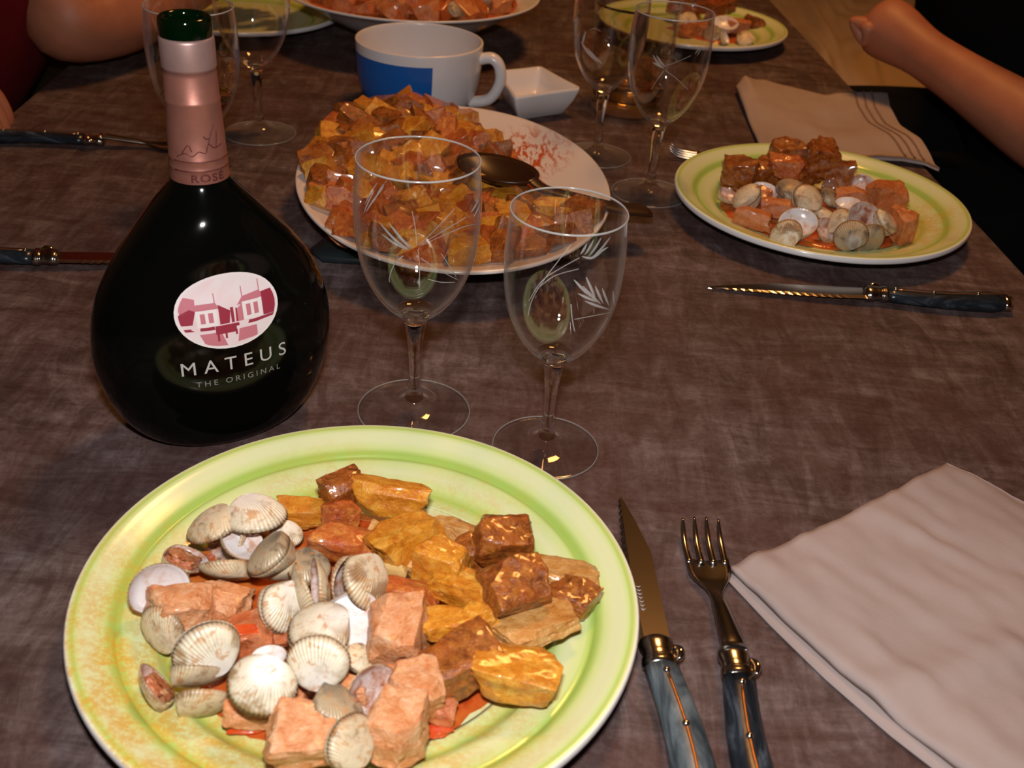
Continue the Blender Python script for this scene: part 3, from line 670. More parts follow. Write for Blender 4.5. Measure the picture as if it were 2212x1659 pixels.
CK = [
 ('gaping cockle at the very top of the cockles, white back and brown meat showing', 553, 1118, .030, 118, (.05, .80, .35), -75, 'wd', 48, True),
 ('gaping cockle left of the topmost one, arched tan shell over white inside', 460, 1140, .026, 112, (-.25, .80, .35), -100, 'cd', 48, True),
 ('shallow open shell with orange liquid at the left, below the arched cockle', 402, 1205, .018, 100, (-.35, -.75, -.15), -20, 'cd', None, True),
 ('shell lying edge-on above the left pork chunks', 487, 1240, .020, 120, (.1, -.85, .25), 170, 'c', None, False),
 ('strip of a white lined shell under the topmost cockle', 518, 1178, .024, 95, (-.55, -.6, -.4), -55, 'g', None, False),
 ('closed brown grey cockle below the topmost cockle', 583, 1200, .032, 112, (-.45, .75, .35), 200, 'g', 2, False),
 ('slim ribbed shell edge under the brown grey cockle', 603, 1242, .022, 102, (.25, -.75, .35), 200, 'c', None, False),
 ('dark grey shell back beside the red potatoes', 672, 1218, .028, 92, (.35, .7, .5), -60, 'g', None, False),
 ('upright cockle with a white inside and orange meat, mid plate', 680, 1264, .034, 112, (.75, 0, -.25), 90, 'cd', 22, False),
 ('tall closed whitish cockle left of the upright open one', 614, 1310, .030, 118, (.75, .25, .45), -85, 'w', 2, False),
 ('half open cockle standing against the potatoes, dark inside', 788, 1258, .034, 126, (.62, .28, .30), -118, 'cd', 26, False),
 ('bluish white inner side of a shell behind the two white cockles', 752, 1342, .028, 128, (-.35, -.30, -.75), -60, 'g', None, False),
 ('cream cockle with a red streak of tomato skin', 692, 1362, .036, 140, (.1, .80, .45), 195, 'w', 3, False),
 ('ribbed white cockle in front of the one with the red streak', 688, 1428, .038, 124, (-.1, -.25, .92), 100, 'w', 3, False),
 ('upright shell at the far left showing its chalk white inside', 338, 1270, .026, 122, (-.55, .15, -.65), 70, 'g', None, False),
 ('ribbed shell back at the far left below the white lined one', 340, 1368, .022, 116, (-.35, -.45, .75), 140, 'c', None, False),
 ('closed shiny white cockle left of centre resting on top of the others', 445, 1402, .036, 132, (.35, -.45, .75), 130, 'w', 4, False),
 ('purplish open shell at the lower left edge of the cockles', 342, 1480, .020, 112, (-.55, -.45, .1), 110, 'cd', None, True),
 ('crescent shell directly under the shiny white cockle', 430, 1468, .022, 128, (.0, -.85, .35), 5, 'c', None, False),
 ('lowest crescent shell at the lower left, in the oil', 443, 1528, .016, 128, (.05, -.80, .45), 8, 'c', None, False),
 ('big round cream cockle spotted with sauce near the front', 567, 1480, .036, 132, (.25, .45, .80), -110, 'w', 4, False),
 ('open brown lined shell with white edge below the tall pork block', 798, 1490, .026, 112, (-.55, .0, -.65), 95, 'cd', None, False),
 ('arched shell with a shadowy inside above the striped cockle', 728, 1528, .028, 118, (.35, .75, .15), -60, 'g', None, True),
 ('closed striped cockle at the very front of the plate', 756, 1600, .034, 122, (.80, .0, .55), 100, 'c', 3, False),
 ('small shell tip beside the leftmost potato wedge', 622, 1150, .020, 66, (.3, .6, .5), -80, 'w', None, False),
 ('tan shell bit behind the bluish white shell', 808, 1335, .022, 84, (.4, .3, .6), -60, 'c', None, False),
 ('small brown grey shell touching the pork below the tall block', 778, 1420, .022, 70, (.1, .5, .7), 60, 'cd', None, False),
 ('white sliver of shell right of the ribbed white cockle', 742, 1408, .030, 84, (.8, .1, -.3), 90, 'w', None, False),
 ('small white shell rim peeking out above the big round cream cockle', 582, 1424, .024, 66, (0, -.7, -.4), 90, 'w', None, False),
]
for (lb, x, y, z, wd, nr, hd_, k, gp, mt) in CK: cockle(lb, CG, x, y, z, wd, nr, hd_, k, gp, mt)

# right hand plate
RG = 'cockles on the right hand plate'
for (lb, x, y, z, wd, nr, hd_, k, gp, mt) in [
 ('pink lined shell at the left end of the right hand plate', 1572, 428, .014, 52, (-.3, -.6, -.5), 0, 'cd', None, False),
 ('tilted closed cockle second from the left on the right hand plate', 1612, 425, .020, 62, (-.6, .3, .6), 120, 'c', 3, False),
 ('white lined shell below the browned potatoes on the right hand plate', 1648, 414, .020, 58, (.1, -.5, -.7), 60, 'g', None, True),
 ('olive rimmed cockle back under the potatoes of the right hand plate', 1710, 412, .024, 68, (-.1, .6, .6), 20, 'g', 3, False),
 ('round closed cream cockle in the middle of the right hand plate', 1744, 430, .030, 70, (.45, .1, .85), 90, 'c', 4, False),
 ('dark grey cockle back right of the round cream one', 1797, 422, .022, 50, (.3, .5, .7), 0, 'g', None, False),
 ('bright white inner shell at the front left of the right hand plate', 1722, 487, .020, 74, (.1, -.35, -.85), 100, 'w', None, False),
 ('closed tan shell under the bright white one on the right hand plate', 1697, 508, .016, 66, (-.3, -.3, .8), 130, 'c', 2, False),
 ('pinkish open shell at the front of the right hand plate', 1786, 500, .014, 56, (-.3, -.3, -.7), 80, 'cd', None, False),
 ('upright slim cockle right of the pinkish open shell', 1812, 480, .022, 60, (-.7, .1, .3), 95, 'cd', 22, False),
 ('tan shell edge above the pinkish open shell', 1780, 456, .020, 58, (.1, .7, .4), 20, 'c', None, False),
 ('small white rimmed shell behind the big open cockle', 1832, 446, .022, 54, (.1, -.6, -.4), 20, 'w', None, False),
 ('wide open cockle with white inside at the front right of the right hand plate', 1862, 478, .028, 78, (-.3, -.15, -.8), 90, 'wd', None, False),
 ('round tan cockle right of the wide open white one', 1912, 478, .026, 62, (.6, .3, .6), 60, 'c', 3, False),
 ('dark closed cockle left of the wide open white one', 1838, 510, .020, 66, (-.4, -.2, .8), 110, 'g', 4, False),
 ('dark shell bottom at the front right of the right hand plate', 1880, 525, .014, 72, (.1, -.6, .6), 10, 'g', None, False),
 ('small white shell behind, near the back rim of the right hand plate', 1862, 402, .018, 46, (.2, -.3, -.8), 40, 'wd', None, False)]:
    cockle(lb, RG, x, y, z, wd, nr, hd_, k, gp, mt)
for i, (x0, x1, y0, y1, z, m, fl, lb) in enumerate([
 (1562, 1632, 338, 412, .026, M_POTD, .9, 'dark browned potato chunk at the left of the right hand plate'),
 (1628, 1692, 345, 400, .024, M_POTD, .9, 'small dark potato between the left chunk and the heap'),
 (1664, 1732, 304, 366, .036, M_POTD, .9, 'highest browned potato on the right hand plate, left peak'),
 (1668, 1732, 336, 388, .034, M_POTR, .9, 'orange potato wedge in front of the left peak'),
 (1738, 1812, 306, 385, .038, M_POTD, .9, 'big browned potato forming the right peak of the heap'),
 (1716, 1778, 346, 398, .024, M_POTD, .8, 'dark potato under both peaks of the heap'),
 (1790, 1842, 345, 410, .026, M_POTD, .9, 'browned potato at the right slope of the heap'),
 (1722, 1762, 312, 350, .034, M_POTR, .9, 'small orange potato between the two peaks')]):
    pxchunk('potato_piece', 'potato', lb, 'potatoes on the right hand plate', x0, x1, y0, y1, z, m, 400+i, .3*(i % 3-1), 0, .45, .2, 0, fl)
for i, (x0, x1, y0, y1, z, lb) in enumerate([
 (1592, 1662, 450, 492, .018, 'bright orange pork piece at the front left of the right hand plate'),
 (1652, 1708, 428, 466, .020, 'orange pork piece behind the bright white shell'),
 (1808, 1882, 404, 446, .022, 'orange pork piece behind the wide open cockle'),
 (1882, 1950, 392, 458, .030, 'tall brown pork slab at the right of the right hand plate'),
 (1922, 1970, 448, 520, .022, 'reddish pork block at the right end of the food')]):
    pxchunk('pork_piece', 'meat', lb, 'pork on the right hand plate', x0, x1, y0, y1, z, M_PORKR, 430+i, .2*(i-2), 0, .35, .15, 0, .9)

# top right plate
for i, (x, y, wd, z, m, lb) in enumerate([
 (1478, 12, 62, .030, M_POTD, 'browned potato at the back left of the top right plate'),
 (1520, 4, 60, .036, M_POTR, 'reddish potato at the very top of the top right plate'),
 (1550, 22, 52, .028, M_POTD, 'browned potato in front of the reddish one, top right plate'),
 (1575, 12, 46, .024, M_POTD, 'browned potato right of the heap on the top right plate'),
 (1628, 50, 44, .016, M_POTD, 'small dark potato alone near the right rim, top right plate')]):
    pxchunk('potato_piece', 'potato', lb, 'potatoes on the top right plate', x-wd/2, x+wd/2, y-wd*.33, y+wd*.33, z, m, 450+i, i*.5, 0, .45, .2)
for i, (x, y, wd, z, k, nr, lb) in enumerate([
 (1566, 56, 50, .020, 'w', (0, -.5, -.7), 'white lined open shell in the middle of the top right plate'),
 (1562, 82, 34, .014, 'w', (-.6, -.2, -.4), 'white shell sliver in front, top right plate'),
 (1612, 80, 42, .016, 'c', (.2, .3, .8), 'tan cockle at the right front of the top right plate'),
 (1538, 70, 40, .016, 'g', (-.2, .3, .8), 'grey cockle at the front of the top right plate'),
 (1492, 40, 36, .018, 'c', (.3, .3, .6), 'pale shell behind the wine glass, top right plate'),
 (1470, 45, 32, .016, 'c', (-.3, .2, .7), 'pale shell leftmost behind the wine glass, top right plate')]):
    cockle(lb, 'cockles on the top right plate', x, y, z, wd, nr, 70+i*40, k, None, False)
for i, (x, y, wd, z, lb) in enumerate([(1595, 58, 40, .018, 'orange pork bit right of the white lined shell, top right plate'), (1486, 66, 44, .014, 'orange pork bit behind the wine glass, top right plate'), (1515, 62, 34, .015, 'small orange pork bit, middle front of the top right plate')]):
    pxchunk('pork_piece', 'meat', lb, 'pork on the top right plate', x-wd/2, x+wd/2, y-wd*.36, y+wd*.36, z, M_PORKR, 470+i, i*.7, 0, .45, .18)

# platter potatoes
rr = random.Random(11)
pm = [chunk_me('potato_piece', 600+i, .026*rr.uniform(.85, 1.25), .024*rr.uniform(.8, 1.1), .020*rr.uniform(.8, 1.2), rr.choice([.25, .4, .5]), .16, n=5) for i in range(8)]
mats_ = [M_POT, M_POTR, M_POTD, M_POTD, M_POT, M_POTP]
pmm = []
for me in pm:
    for mm_ in mats_[:5]:
        c = me.copy(); c.materials.append(mm_)
        for p in c.polygons: p.use_smooth = True
        c.set_sharp_from_angle(angle=math.radians(38)); pmm.append(c)
def pile(n, region, zf, name, cat, label, group, meshes, mind, zspread=.25, seed=3):
    r_ = random.Random(seed); pts = []; tries = 0
    while len(pts) < n and tries < 9000:
        tries += 1
        x, y = region(r_)
        base, top = zf(x, y)
        if top <= base: continue
        z = base+(top-base)*(r_.random()**.45)
        if any((x-a)**2+(y-b)**2+((z-c)*1.2)**2 < mind**2 for a, b, c in pts): continue
        pts.append((x, y, z))
        o = bpy.data.objects.new(name, r_.choice(meshes)); COL.objects.link(o); o.location = (x, y, z)
        o.rotation_euler = (r_.uniform(-.6, .6), r_.uniform(-.6, .6), r_.uniform(0, 6.28)); tag(o, label(o, x, y, z) if callable(label) else label, cat, group)
    return pts
cc = Vector((-.0732, .8914))
def inpoly(x, y, P):
    ins = False
    for (x0, y0), (x1, y1) in zip(P, P[1:]+P[:1]):
        if (y0 > y) != (y1 > y) and x < (x1-x0)*(y-y0)/(y1-y0)+x0: ins = not ins
    return ins
PG_ = [tuple(at(x, y, .03))[:2] for x, y in [(672, 345), (760, 290), (850, 262), (940, 262), (1040, 310), (1090, 350), (1060, 420), (1150, 430), (1230, 440), (1270, 480), (1200, 530), (1060, 560), (900, 560), (770, 520), (690, 440)]]
def reg(r_): return r_.uniform(-.23, .09), r_.uniform(.68, 1.08)
def zf(x, y):
    if not inpoly(x, y, PG_): return (1, 0)
    d = prad(x, y)
    if d > .137: return (1, 0)
    base = .0195+.013*(d/.14)**2
    hump = max(0, 1-math.hypot((x+.115)/.12, (y-.95)/.13))
    return base, base+.008+.026*hump
def pot_label(o, x, y, z):
    look = {'fried_potato_golden': 'golden', 'potato_in_tomato': 'red glazed', 'fried_potato_browned': 'dark browned', 'fried_potato_pale': 'pale'}[o.data.materials[0].name]
    if y > .965: where = 'at the back of the platter heap, towards the cup'
    elif x < -.135: where = 'on the left of the platter heap'
    elif x > -.01: where = 'at the right end of the platter heap by the spoon'
    elif y < .80: where = 'at the front of the platter heap'
    else: where = 'in the middle of the platter heap'
    return f'{look} fried potato cube {where}'
pile(230, reg, zf, 'potato_piece', 'potato', pot_label, 'potatoes heaped on the white platter', pmm, .0155, seed=5)

# stew bowl contents
sm = []
for i in range(6):
    me = chunk_me('stew_piece', 700+i, .034, .028, .022, .45, .18, n=5)
    for mm_ in (M_PORKR, M_PORKD, M_POTR): 
        c = me.copy(); c.materials.append(mm_)
        for p in c.polygons: p.use_smooth = True
        c.set_sharp_from_angle(angle=math.radians(38)); sm.append(c)
def regb(r_):
    a = r_.uniform(0, 2*PI); d = .122*math.sqrt(r_.random()); return BW.x+d*math.cos(a), BW.y+d*math.sin(a)
def side(x): return 'left part' if x < BW.x-.045 else ('right part' if x > BW.x+.045 else 'middle')
pile(90, regb, lambda x, y: (.060, .067), 'pork_piece', 'meat', lambda o, x, y, z: f"{'dark red' if 'red' in o.data.materials[0].name or 'tomato' in o.data.materials[0].name else 'orange'} pork piece in the {side(x)} of the wide white stew bowl", 'pork in the stew bowl', sm, .022, seed=9)
r_ = random.Random(4); cpts = []
while len(cpts) < 26:
    x, y = regb(r_)
    if any(math.hypot(x-a, y-b) < .034 for a, b in cpts) or y > BW.y+.05: continue
    cpts.append((x, y))
    o = bpy.data.objects.new('cockle_shell', VM[r_.choice(['c', 'g', 'cd', 'w'])]); COL.objects.link(o); o.location = (x, y, .069); o.scale = (.0135,)*3
    o.rotation_euler = (r_.uniform(-1.2, 1.2)+(PI if r_.random() < .3 else 0), r_.uniform(-.8, .8), r_.uniform(0, 6.28))
    tag(o, 'cockle shell lying in the red stew, %s of the wide white bowl' % side(x), 'shell', 'cockles in the stew bowl')

# residue in the square dish
pxchunk('food_scrap', 'food', 'dark scrap left in the small square dish', None, 1105, 1122, 182, 194, .010, M_POTD, 11)
pxchunk('sauce_smear', 'food', 'reddish smear beside the dark scrap in the square dish', None, 1116, 1140, 186, 197, .008, M_PORKR, 12, 0, 0, .8, .1, 0, .3)

# dark serving spoon
sp_ = empty('serving_spoon', (0, 0, 0), 'dark brown serving spoon lying in the potatoes on the white platter', 'spoon')
h0 = at(1075, 365, .050); h1 = at(1150, 398, .047); h2 = at(1240, 425, .044); h3 = at(1330, 448, .036); h4 = at(1402, 455, .030)
vs, fs = [], []
ax = (h1-h0); ax.z = 0; ax.normalize(); sd = Vector((-ax.y, ax.x, 0))
for lay in (0, 1):
    for i in range(9):
        rho = i/8
        for j in range(28):
            a = 2*PI*j/28
            q_ = h0+ax*math.cos(a)*rho*.040+sd*math.sin(a)*rho*.027
            q_.z = h0.z-.012*(1-rho**2)-(.0018 if lay else 0)+.002
            vs.append(q_)
for lay in (0, 1):
    for i in range(8):
        for j in range(28):
            b0 = lay*252; f = (b0+i*28+j, b0+(i+1)*28+j, b0+(i+1)*28+(j+1) % 28, b0+i*28+(j+1) % 28); fs.append(f if lay == 0 else f[::-1])
for j in range(28): fs.append((224+j, 252+224+j, 252+224+(j+1) % 28, 224+(j+1) % 28))
link('spoon_bowl', mesh('spoon_bowl', vs, fs), sp_, M_SPOON)
hp = spline([h0+ax*.036+Vector((0, 0, .001)), h1+ax*.012, h2, h3, h4], 6)
link('handle', tube('handle', hp, [.0065+.0085*(i/(len(hp)-1))**2 for i in range(len(hp)-2)]+[.013, .006], n=14, flat=.28), sp_, M_SPOON)

# ------------------------------------------------------------------ wine glasses
GO = [(0, .0002), (.030, .0002), (.0345, 0), (.0360, .0008), (.0358, .0020), (.028, .0030), (.016, .0052), (.0085, .0090), (.0050, .0150), (.0038, .026), (.0038, .036), (.0046, .050), (.0060, .062), (.0076, .0685), (.0110, .0720), (.0180, .0785), (.0255, .0890), (.0318, .1030), (.0354, .1190), (.0367, .1360), (.0364, .1520), (.0352, .1650), (.0348, .1706)]
GI = [(.0345, .1712), (.0340, .1706), (.0343, .1650), (.0355, .1520), (.0358, .1360), (.0345, .1190), (.0309, .1035), (.0246, .0900), (.0168, .0800), (.0095, .0748), (.0040, .0735), (0, .0733)]
def wine_glass(x, y, label, kr=1.0, kz=1.0, group='etched wine glasses'):
    r = empty('wine_glass', (x, y, 0.0002), label, 'glass', group)
    go = [(a*kr, b*kz) for a, b in GO+GI]
    me = lathe('glass_body', sprof(go, 4), 72); me.materials.append(M_THIN); me.materials.append(M_GLASS)
    for f in me.polygons:
        if math.hypot(f.center.x, f.center.y) < .0125*kr and .0125*kz < f.center.z < .0755*kz: f.material_index = 1
    link('glass_body', me, r)
    link('foot_glint', lathe('foot_glint', [((.0357+.00035*math.cos(a_))*kr, .0013*kz+.0005*math.sin(a_)) for a_ in [PI*2*i/8 for i in range(9)]], 72), r, M_FOOT_GLINT)  # added ring that paints the light catching the foot
    link('rim', lathe('rim', [((.0348+.0005*math.cos(a_))*kr, .1708*kz+.0006*math.sin(a_)) for a_ in [PI*2*i/10 for i in range(11)]], 72), r, M_RIM_GLINT)  # pale ring over the lip, a painted highlight
    return r
def bowl_hit(px, py, c, kr, kz):
    d = ray(px, py); prof = [(a*kr, b*kz) for a, b in sprof(GO[14:], 4)]
    # march the ray, return the first point on the bowl's outer face
    t0 = (Vector((c[0], c[1], 0))-CP).dot(_f)/d.dot(_f)-.10
    t_ = max(.05, t0)
    while t_ < t0+.25:
        p = CP+d*t_; z = p.z
        if prof[0][1] < z < prof[-1][1]:
            rr_ = math.hypot(p.x-c[0], p.y-c[1])
            if rr_ <= rad_at(prof, z): return p
        t_ += .0004
    return None
def etch(r, c, kr, kz, strokes, sx, ox, oy):
    vs, fs = [], []
    for st in strokes:
        w_ = st[0]; P = []
        pts = spline([(a, b, 0) for a, b in st[1:]], 5)
        for p in pts:
            h = bowl_hit(p.x/sx+ox, p.y/sx+oy, c, kr, kz)
            if h is not None: P.append(h-Vector((c[0], c[1], 0)))
        if len(P) < 3: continue
        n_ = len(P); rad = [w_*(1 if w_ < .0005 else max(.25, math.sin(PI*(i+.4)/(n_-.2)))) for i in range(n_)]
        cen = Vector((P[n_//2].x, P[n_//2].y, 0)).normalized()
        tube_data(P, rad, n=6, flat=.18, up=cen, vs=vs, fs=fs)
    if vs: tag(link('etched_wheat', mesh('etched_wheat', vs, fs), r, M_ETCH), 'frosted etching of wheat ears on the bowl')
g1c = (-.0617, .5595); g2c = (.0237, .5304)
g1 = wine_glass(*g1c, 'clear etched wine glass in front of the platter, right of the bottle')
k2r, k2z = .917, .932
g2 = wine_glass(*g2c, 'slightly smaller clear etched wine glass just right of the first', k2r, k2z)
W1, W2 = .00085, .00024
etch(g1, g1c, 1, 1, [
 (W1, (225, 240), (190, 290), (165, 340)), (W1, (185, 245), (150, 300), (125, 350)), (W1, (215, 265), (165, 330), (130, 385)), (W1, (170, 285), (140, 340), (120, 392)),
 (W1, (192, 432), (250, 500), (320, 558)), (W1, (235, 434), (285, 500), (335, 555)), (W1, (205, 488), (260, 530), (325, 562)), (W1, (255, 455), (300, 515), (345, 552)), (W1, (212, 460), (270, 520), (330, 560)),
 (W2, (375, 540), (450, 470), (545, 368)), (W2, (380, 545), (500, 490), (600, 450), (665, 440)), (W2, (385, 535), (480, 480), (600, 408)),
 (W2, (345, 380), (360, 460), (368, 540)), (W2, (305, 588), (262, 630), (240, 690), (240, 712)), (W2, (385, 600), (470, 655), (560, 702)), (W2, (480, 578), (515, 630), (552, 690)), (W2, (420, 698), (480, 712), (545, 712)), (W2, (372, 560), (380, 640), (378, 740)),
 (W1, (620, 385), (635, 365), (655, 330)), (W1, (630, 410), (648, 380), (662, 345))], 2.155, 730, 280)
etch(g2, g2c, k2r, k2z, [
 (W2, (884, 872), (905, 790), (960, 700), (1020, 620), (1086, 535)), (W2, (888, 800), (950, 705), (1040, 645), (1125, 598)), (W2, (930, 740), (1010, 682), (1122, 650)),
 (W1, (1128, 582), (1145, 560), (1160, 530)), (W1, (1148, 585), (1170, 555), (1192, 512)), (W1, (1168, 590), (1200, 550), (1228, 500)), (W1, (1188, 592), (1230, 552), (1268, 502)), (W1, (1180, 597), (1220, 572), (1258, 548)), (W1, (1135, 592), (1180, 600), (1225, 575)),
 (W1, (1098, 700), (1140, 745), (1180, 782)), (W1, (1155, 688), (1178, 740), (1200, 795)), (W1, (1118, 765), (1160, 785), (1210, 805)), (W1, (1198, 730), (1215, 770), (1235, 812)), (W1, (1150, 800), (1200, 820), (1270, 842)), (W1, (1230, 740), (1245, 780), (1262, 822)), (W1, (1280, 752), (1284, 790), (1290, 830)), (W1, (1140, 730), (1180, 775), (1225, 815)),
 (W2, (1100, 885), (1190, 868), (1282, 850)), (W2*1.6, (1085, 815), (1090, 880), (1102, 942)), (W2, (1255, 878), (1230, 920), (1205, 960))], 2.155, 730, 280)
g3c = (.1171, .957); g3 = wine_glass(*g3c, 'clear etched wine glass standing left of the right hand plate')
g4c = tuple(at(1287, 338, 0))[:2]; g4 = wine_glass(*g4c, 'clear etched wine glass directly left behind the one by the right hand plate')
g5c = tuple(at(418, 130, .128))[:2]; g5 = wine_glass(*g5c, 'wine glass hidden behind the neck of the black bottle')
g6c = tuple(at(562, 290, 0))[:2]; g6 = wine_glass(*g6c, 'wine glass right of the bottle neck, in front of the yellow green plate')
def px_etch(r, c, strokes): etch(r, c, 1, 1, strokes, 6.144, 1200, 0)
px_etch(g3, g3c, [(.0011, (1290, 730), (1350, 830), (1420, 900)), (.0011, (1340, 740), (1390, 820), (1450, 890)), (.0011, (1290, 830), (1360, 870), (1440, 910)), (W2, (1440, 880), (1600, 830), (1800, 740)), (W2, (1450, 930), (1620, 1060), (1760, 1200)), (W2, (1440, 940), (1350, 1060), (1270, 1190)), (.0009, (1880, 740), (1910, 690), (1940, 640)), (.0009, (1850, 720), (1890, 670), (1930, 620))])
px_etch(g4, g4c, [(.0016, (340, 560), (430, 700), (560, 830)), (.0016, (400, 420), (370, 520), (350, 600)), (.0011, (420, 640), (520, 760), (620, 850)), (W2, (460, 400), (520, 380), (600, 420))])
# leftover wine in the glass behind the bottle
def liquid(name, r, z, lab):
    ins = [(a, b) for a, b in sprof([p for p in GI[::-1]], 4) if b < z]
    prof = [(max(0, a-.00025), b+.0003) for a, b in ins]+[(rad_at(sprof(GI[::-1], 4), z)-.00025, z), (0, z)]
    tag(link(name, lathe(name, prof, 56), r, M_WINE), lab)
liquid('wine', g5, .100, 'pale drink in the bottom of the bowl')

# tumbler behind the glasses
tu = empty('tumbler', (.107, 1.215, .0002), 'heavy clear tumbler with painted amber lamp glow in its base, behind the two wine glasses', 'glass')
tp = [(0, .0005), (.034, .0005), (.040, .002), (.043, .010), (.046, .06), (.048, .115), (.0475, .1165), (.0465, .115), (.0445, .06), (.041, .016), (.036, .010), (0, .009)]
link('glass_body', lathe('glass_body', sprof(tp, 4), 64), tu, M_THIN)
link('drink', lathe('drink', [(0, .0095), (.0355, .0105), (.0405, .0165), (.0415, .026), (0, .026)], 56), tu, M_AMBER_GLOW)  # amber fill added to imitate golden lamp refraction in the thick base

# ------------------------------------------------------------------ bottle
BP = at(485, 905, 0); BYAW = math.radians(33)
bt = empty('wine_bottle', BP, 'flask-shaped black rosé wine bottle with a pink foil capsule and oval label', 'bottle', rz=BYAW)
prof = [(a_*.875, b_) for a_, b_ in [(0, .002), (.030, .002), (.040, 0), (.050, .0025), (.0600, .0095), (.0690, .021), (.0755, .035), (.0793, .049), (.0803, .062), (.0787, .078), (.0740, .094), (.0665, .108), (.0565, .121), (.0445, .1335), (.0335, .1445), (.0245, .1530), (.0192, .1595), (.0177, .1640), (.0170, .172)]]
sp2 = sprof(prof, 6)
def blend(z):
    t_ = min(1, max(0, (z-.105)/(.162-.105))); t_ = t_*t_*(3-2*t_); return .56+(1-.56)*t_
def bpoint(a, r_, z):
    k = blend(z) if z > .03 else .56+.10*(1-z/.03)
    ca, sa = math.cos(a), math.sin(a); e = 1.0
    return Vector((r_*ca, r_*k*sa, z))
vs, fs = [], []; NN = 96
for (r_2, z) in sp2:
    for i in range(NN): vs.append(bpoint(2*PI*i/NN, max(r_2, .0001), z))
for k in range(len(sp2)-1):
    for i in range(NN): fs.append((k*NN+i, k*NN+(i+1) % NN, (k+1)*NN+(i+1) % NN, (k+1)*NN+i))
link('bottle_body', mesh('bottle_body', vs, fs), bt, M_BOTTLE)
cap = [(.0166, .1605), (.0178, .1602), (.0180, .162), (.0175, .166), (.0174, .1685), (.0178, .1690), (.0174, .1697), (.0172, .1735), (.0176, .1740), (.0172, .1747), (.0166, .190), (.0160, .2035), (.0163, .2040), (.0158, .2047), (.0154, .2175), (.0150, .2195), (.0156, .2205), (.0158, .2215), (.0157, .2345), (.0153, .2360), (.0140, .2362)]
cap = [(a_*.88, b_) for a_, b_ in cap]
tag(link('foil_capsule', lathe('foil_capsule', cap, 72), bt, M_FOIL), 'rose pink foil capsule around the neck')
tag(link('bottle_lip', lathe('bottle_lip', sprof([(a_*.88, b_+.001) for a_, b_ in [(.0150, .2355), (.0152, .238), (.0152, .2425), (.0145, .2445), (.0125, .2450), (.0108, .2440), (.0102, .240), (.0100, .225)]], 3), 64), bt, M_LIP), 'dark green glass lip of the open bottle')
def surf(u, z):
    """point on the front (-Y) face of the flask at local x=u, height z"""
    r_2 = rad_at(sp2, z); k = blend(z) if z > .03 else .56+.10*(1-z/.03)
    q_ = max(0.0, 1-(u/r_2)**2); return Vector((u, -r_2*k*math.sqrt(q_), z))
def surfo(u, z, off):
    p = surf(u, z); e = .0008; a = surf(u+e, z)-surf(u-e, z); b_ = surf(u, z+e)-surf(u, z-e); n_ = a.cross(b_).normalized()
    if n_.y > 0: n_ = -n_
    return p+n_*off
LCX, LCZ, LA, LB = -.001, .0955, .0290, .0215
def oval(a0, b0, off, name, mat, parent, n=40, rings=8):
    vs = [surfo(LCX, LCZ, off)]; fs = []
    for k in range(1, rings+1):
        for i in range(n):
            a = 2*PI*i/n; vs.append(surfo(LCX+a0*math.cos(a)*k/rings, LCZ+b0*math.sin(a)*k/rings, off))
    for i in range(n): fs.append((0, 1+i, 1+(i+1) % n))
    for k in range(rings-1):
        for i in range(n): fs.append((1+k*n+i, 1+(k+1)*n+i, 1+(k+1)*n+(i+1) % n, 1+k*n+(i+1) % n))
    return link(name, mesh(name, vs, fs), parent, mat)
M_LBW = plain('label_white', (.74, .66, .66), .4); M_LBP = m_noise('label_pale_pink', [(.35, (.70, .52, .54)), (.6, (.72, .64, .66))], 30, .4, 0, rnd=False)
M_LBR = plain('label_maroon', (.28, .025, .05), .4); M_LBM = plain('label_rose', (.50, .16, .20), .4)
lab = oval(LA, LB, .00025, 'oval_label', M_LBW, bt); tag(lab, 'oval label with a white border and a maroon palace')
oval(LA*.955, LB*.94, .00040, 'label_picture', M_LBP, lab)
def lpoly(polys, off, name, mat, parent, clip=.95):
    vs, fs = [], []
    for P in polys:
        bm = bmesh.new(); V = [bm.verts.new((x, y, 0)) for x, y in P]; bm.faces.new(V)
        for _ in range(2): bmesh.ops.subdivide_edges(bm, edges=list(bm.edges), cuts=1, use_grid_fill=True)
        bmesh.ops.triangulate(bm, faces=list(bm.faces)); b0 = len(vs)
        bm.verts.index_update()
        for v in bm.verts:
            x, y = v.co.x, v.co.y; d = math.hypot(x, y)
            if d > clip: x, y = x/d*clip, y/d*clip
            vs.append(surfo(LCX+x*LA, LCZ+y*LB, off))
        for f in bm.faces: fs.append(tuple(b0+v.index for v in f.verts))
        bm.free()
    return link(name, mesh(name, vs, fs), parent, mat, smooth=False)
def rc(x0, x1, y0, y1): return [(x0, y0), (x1, y0), (x1, y1), (x0, y1)]
lpoly([[(-.95, -.22), (-.7, -.22), (-.62, .12), (-.72, .18), (-.95, .05)], [(-.20, -.3), (-.02, -.3), (.02, .02), (-.2, .22)], rc(-.9, .95, -.42, -.33), [(.66, -.3), (.95, -.3), (.95, .35), (.66, .32)], rc(-.3, .1, -.56, -.33), rc(-.13, -.09, -.70, -.5), rc(-.28, -.24, -.75, -.5), rc(.07, .11, -.64, -.5), rc(.02, .08, -.3, .1), rc(.12, .15, -.3, .06)], .00055, 'palace_print', M_LBR, lab, .93)
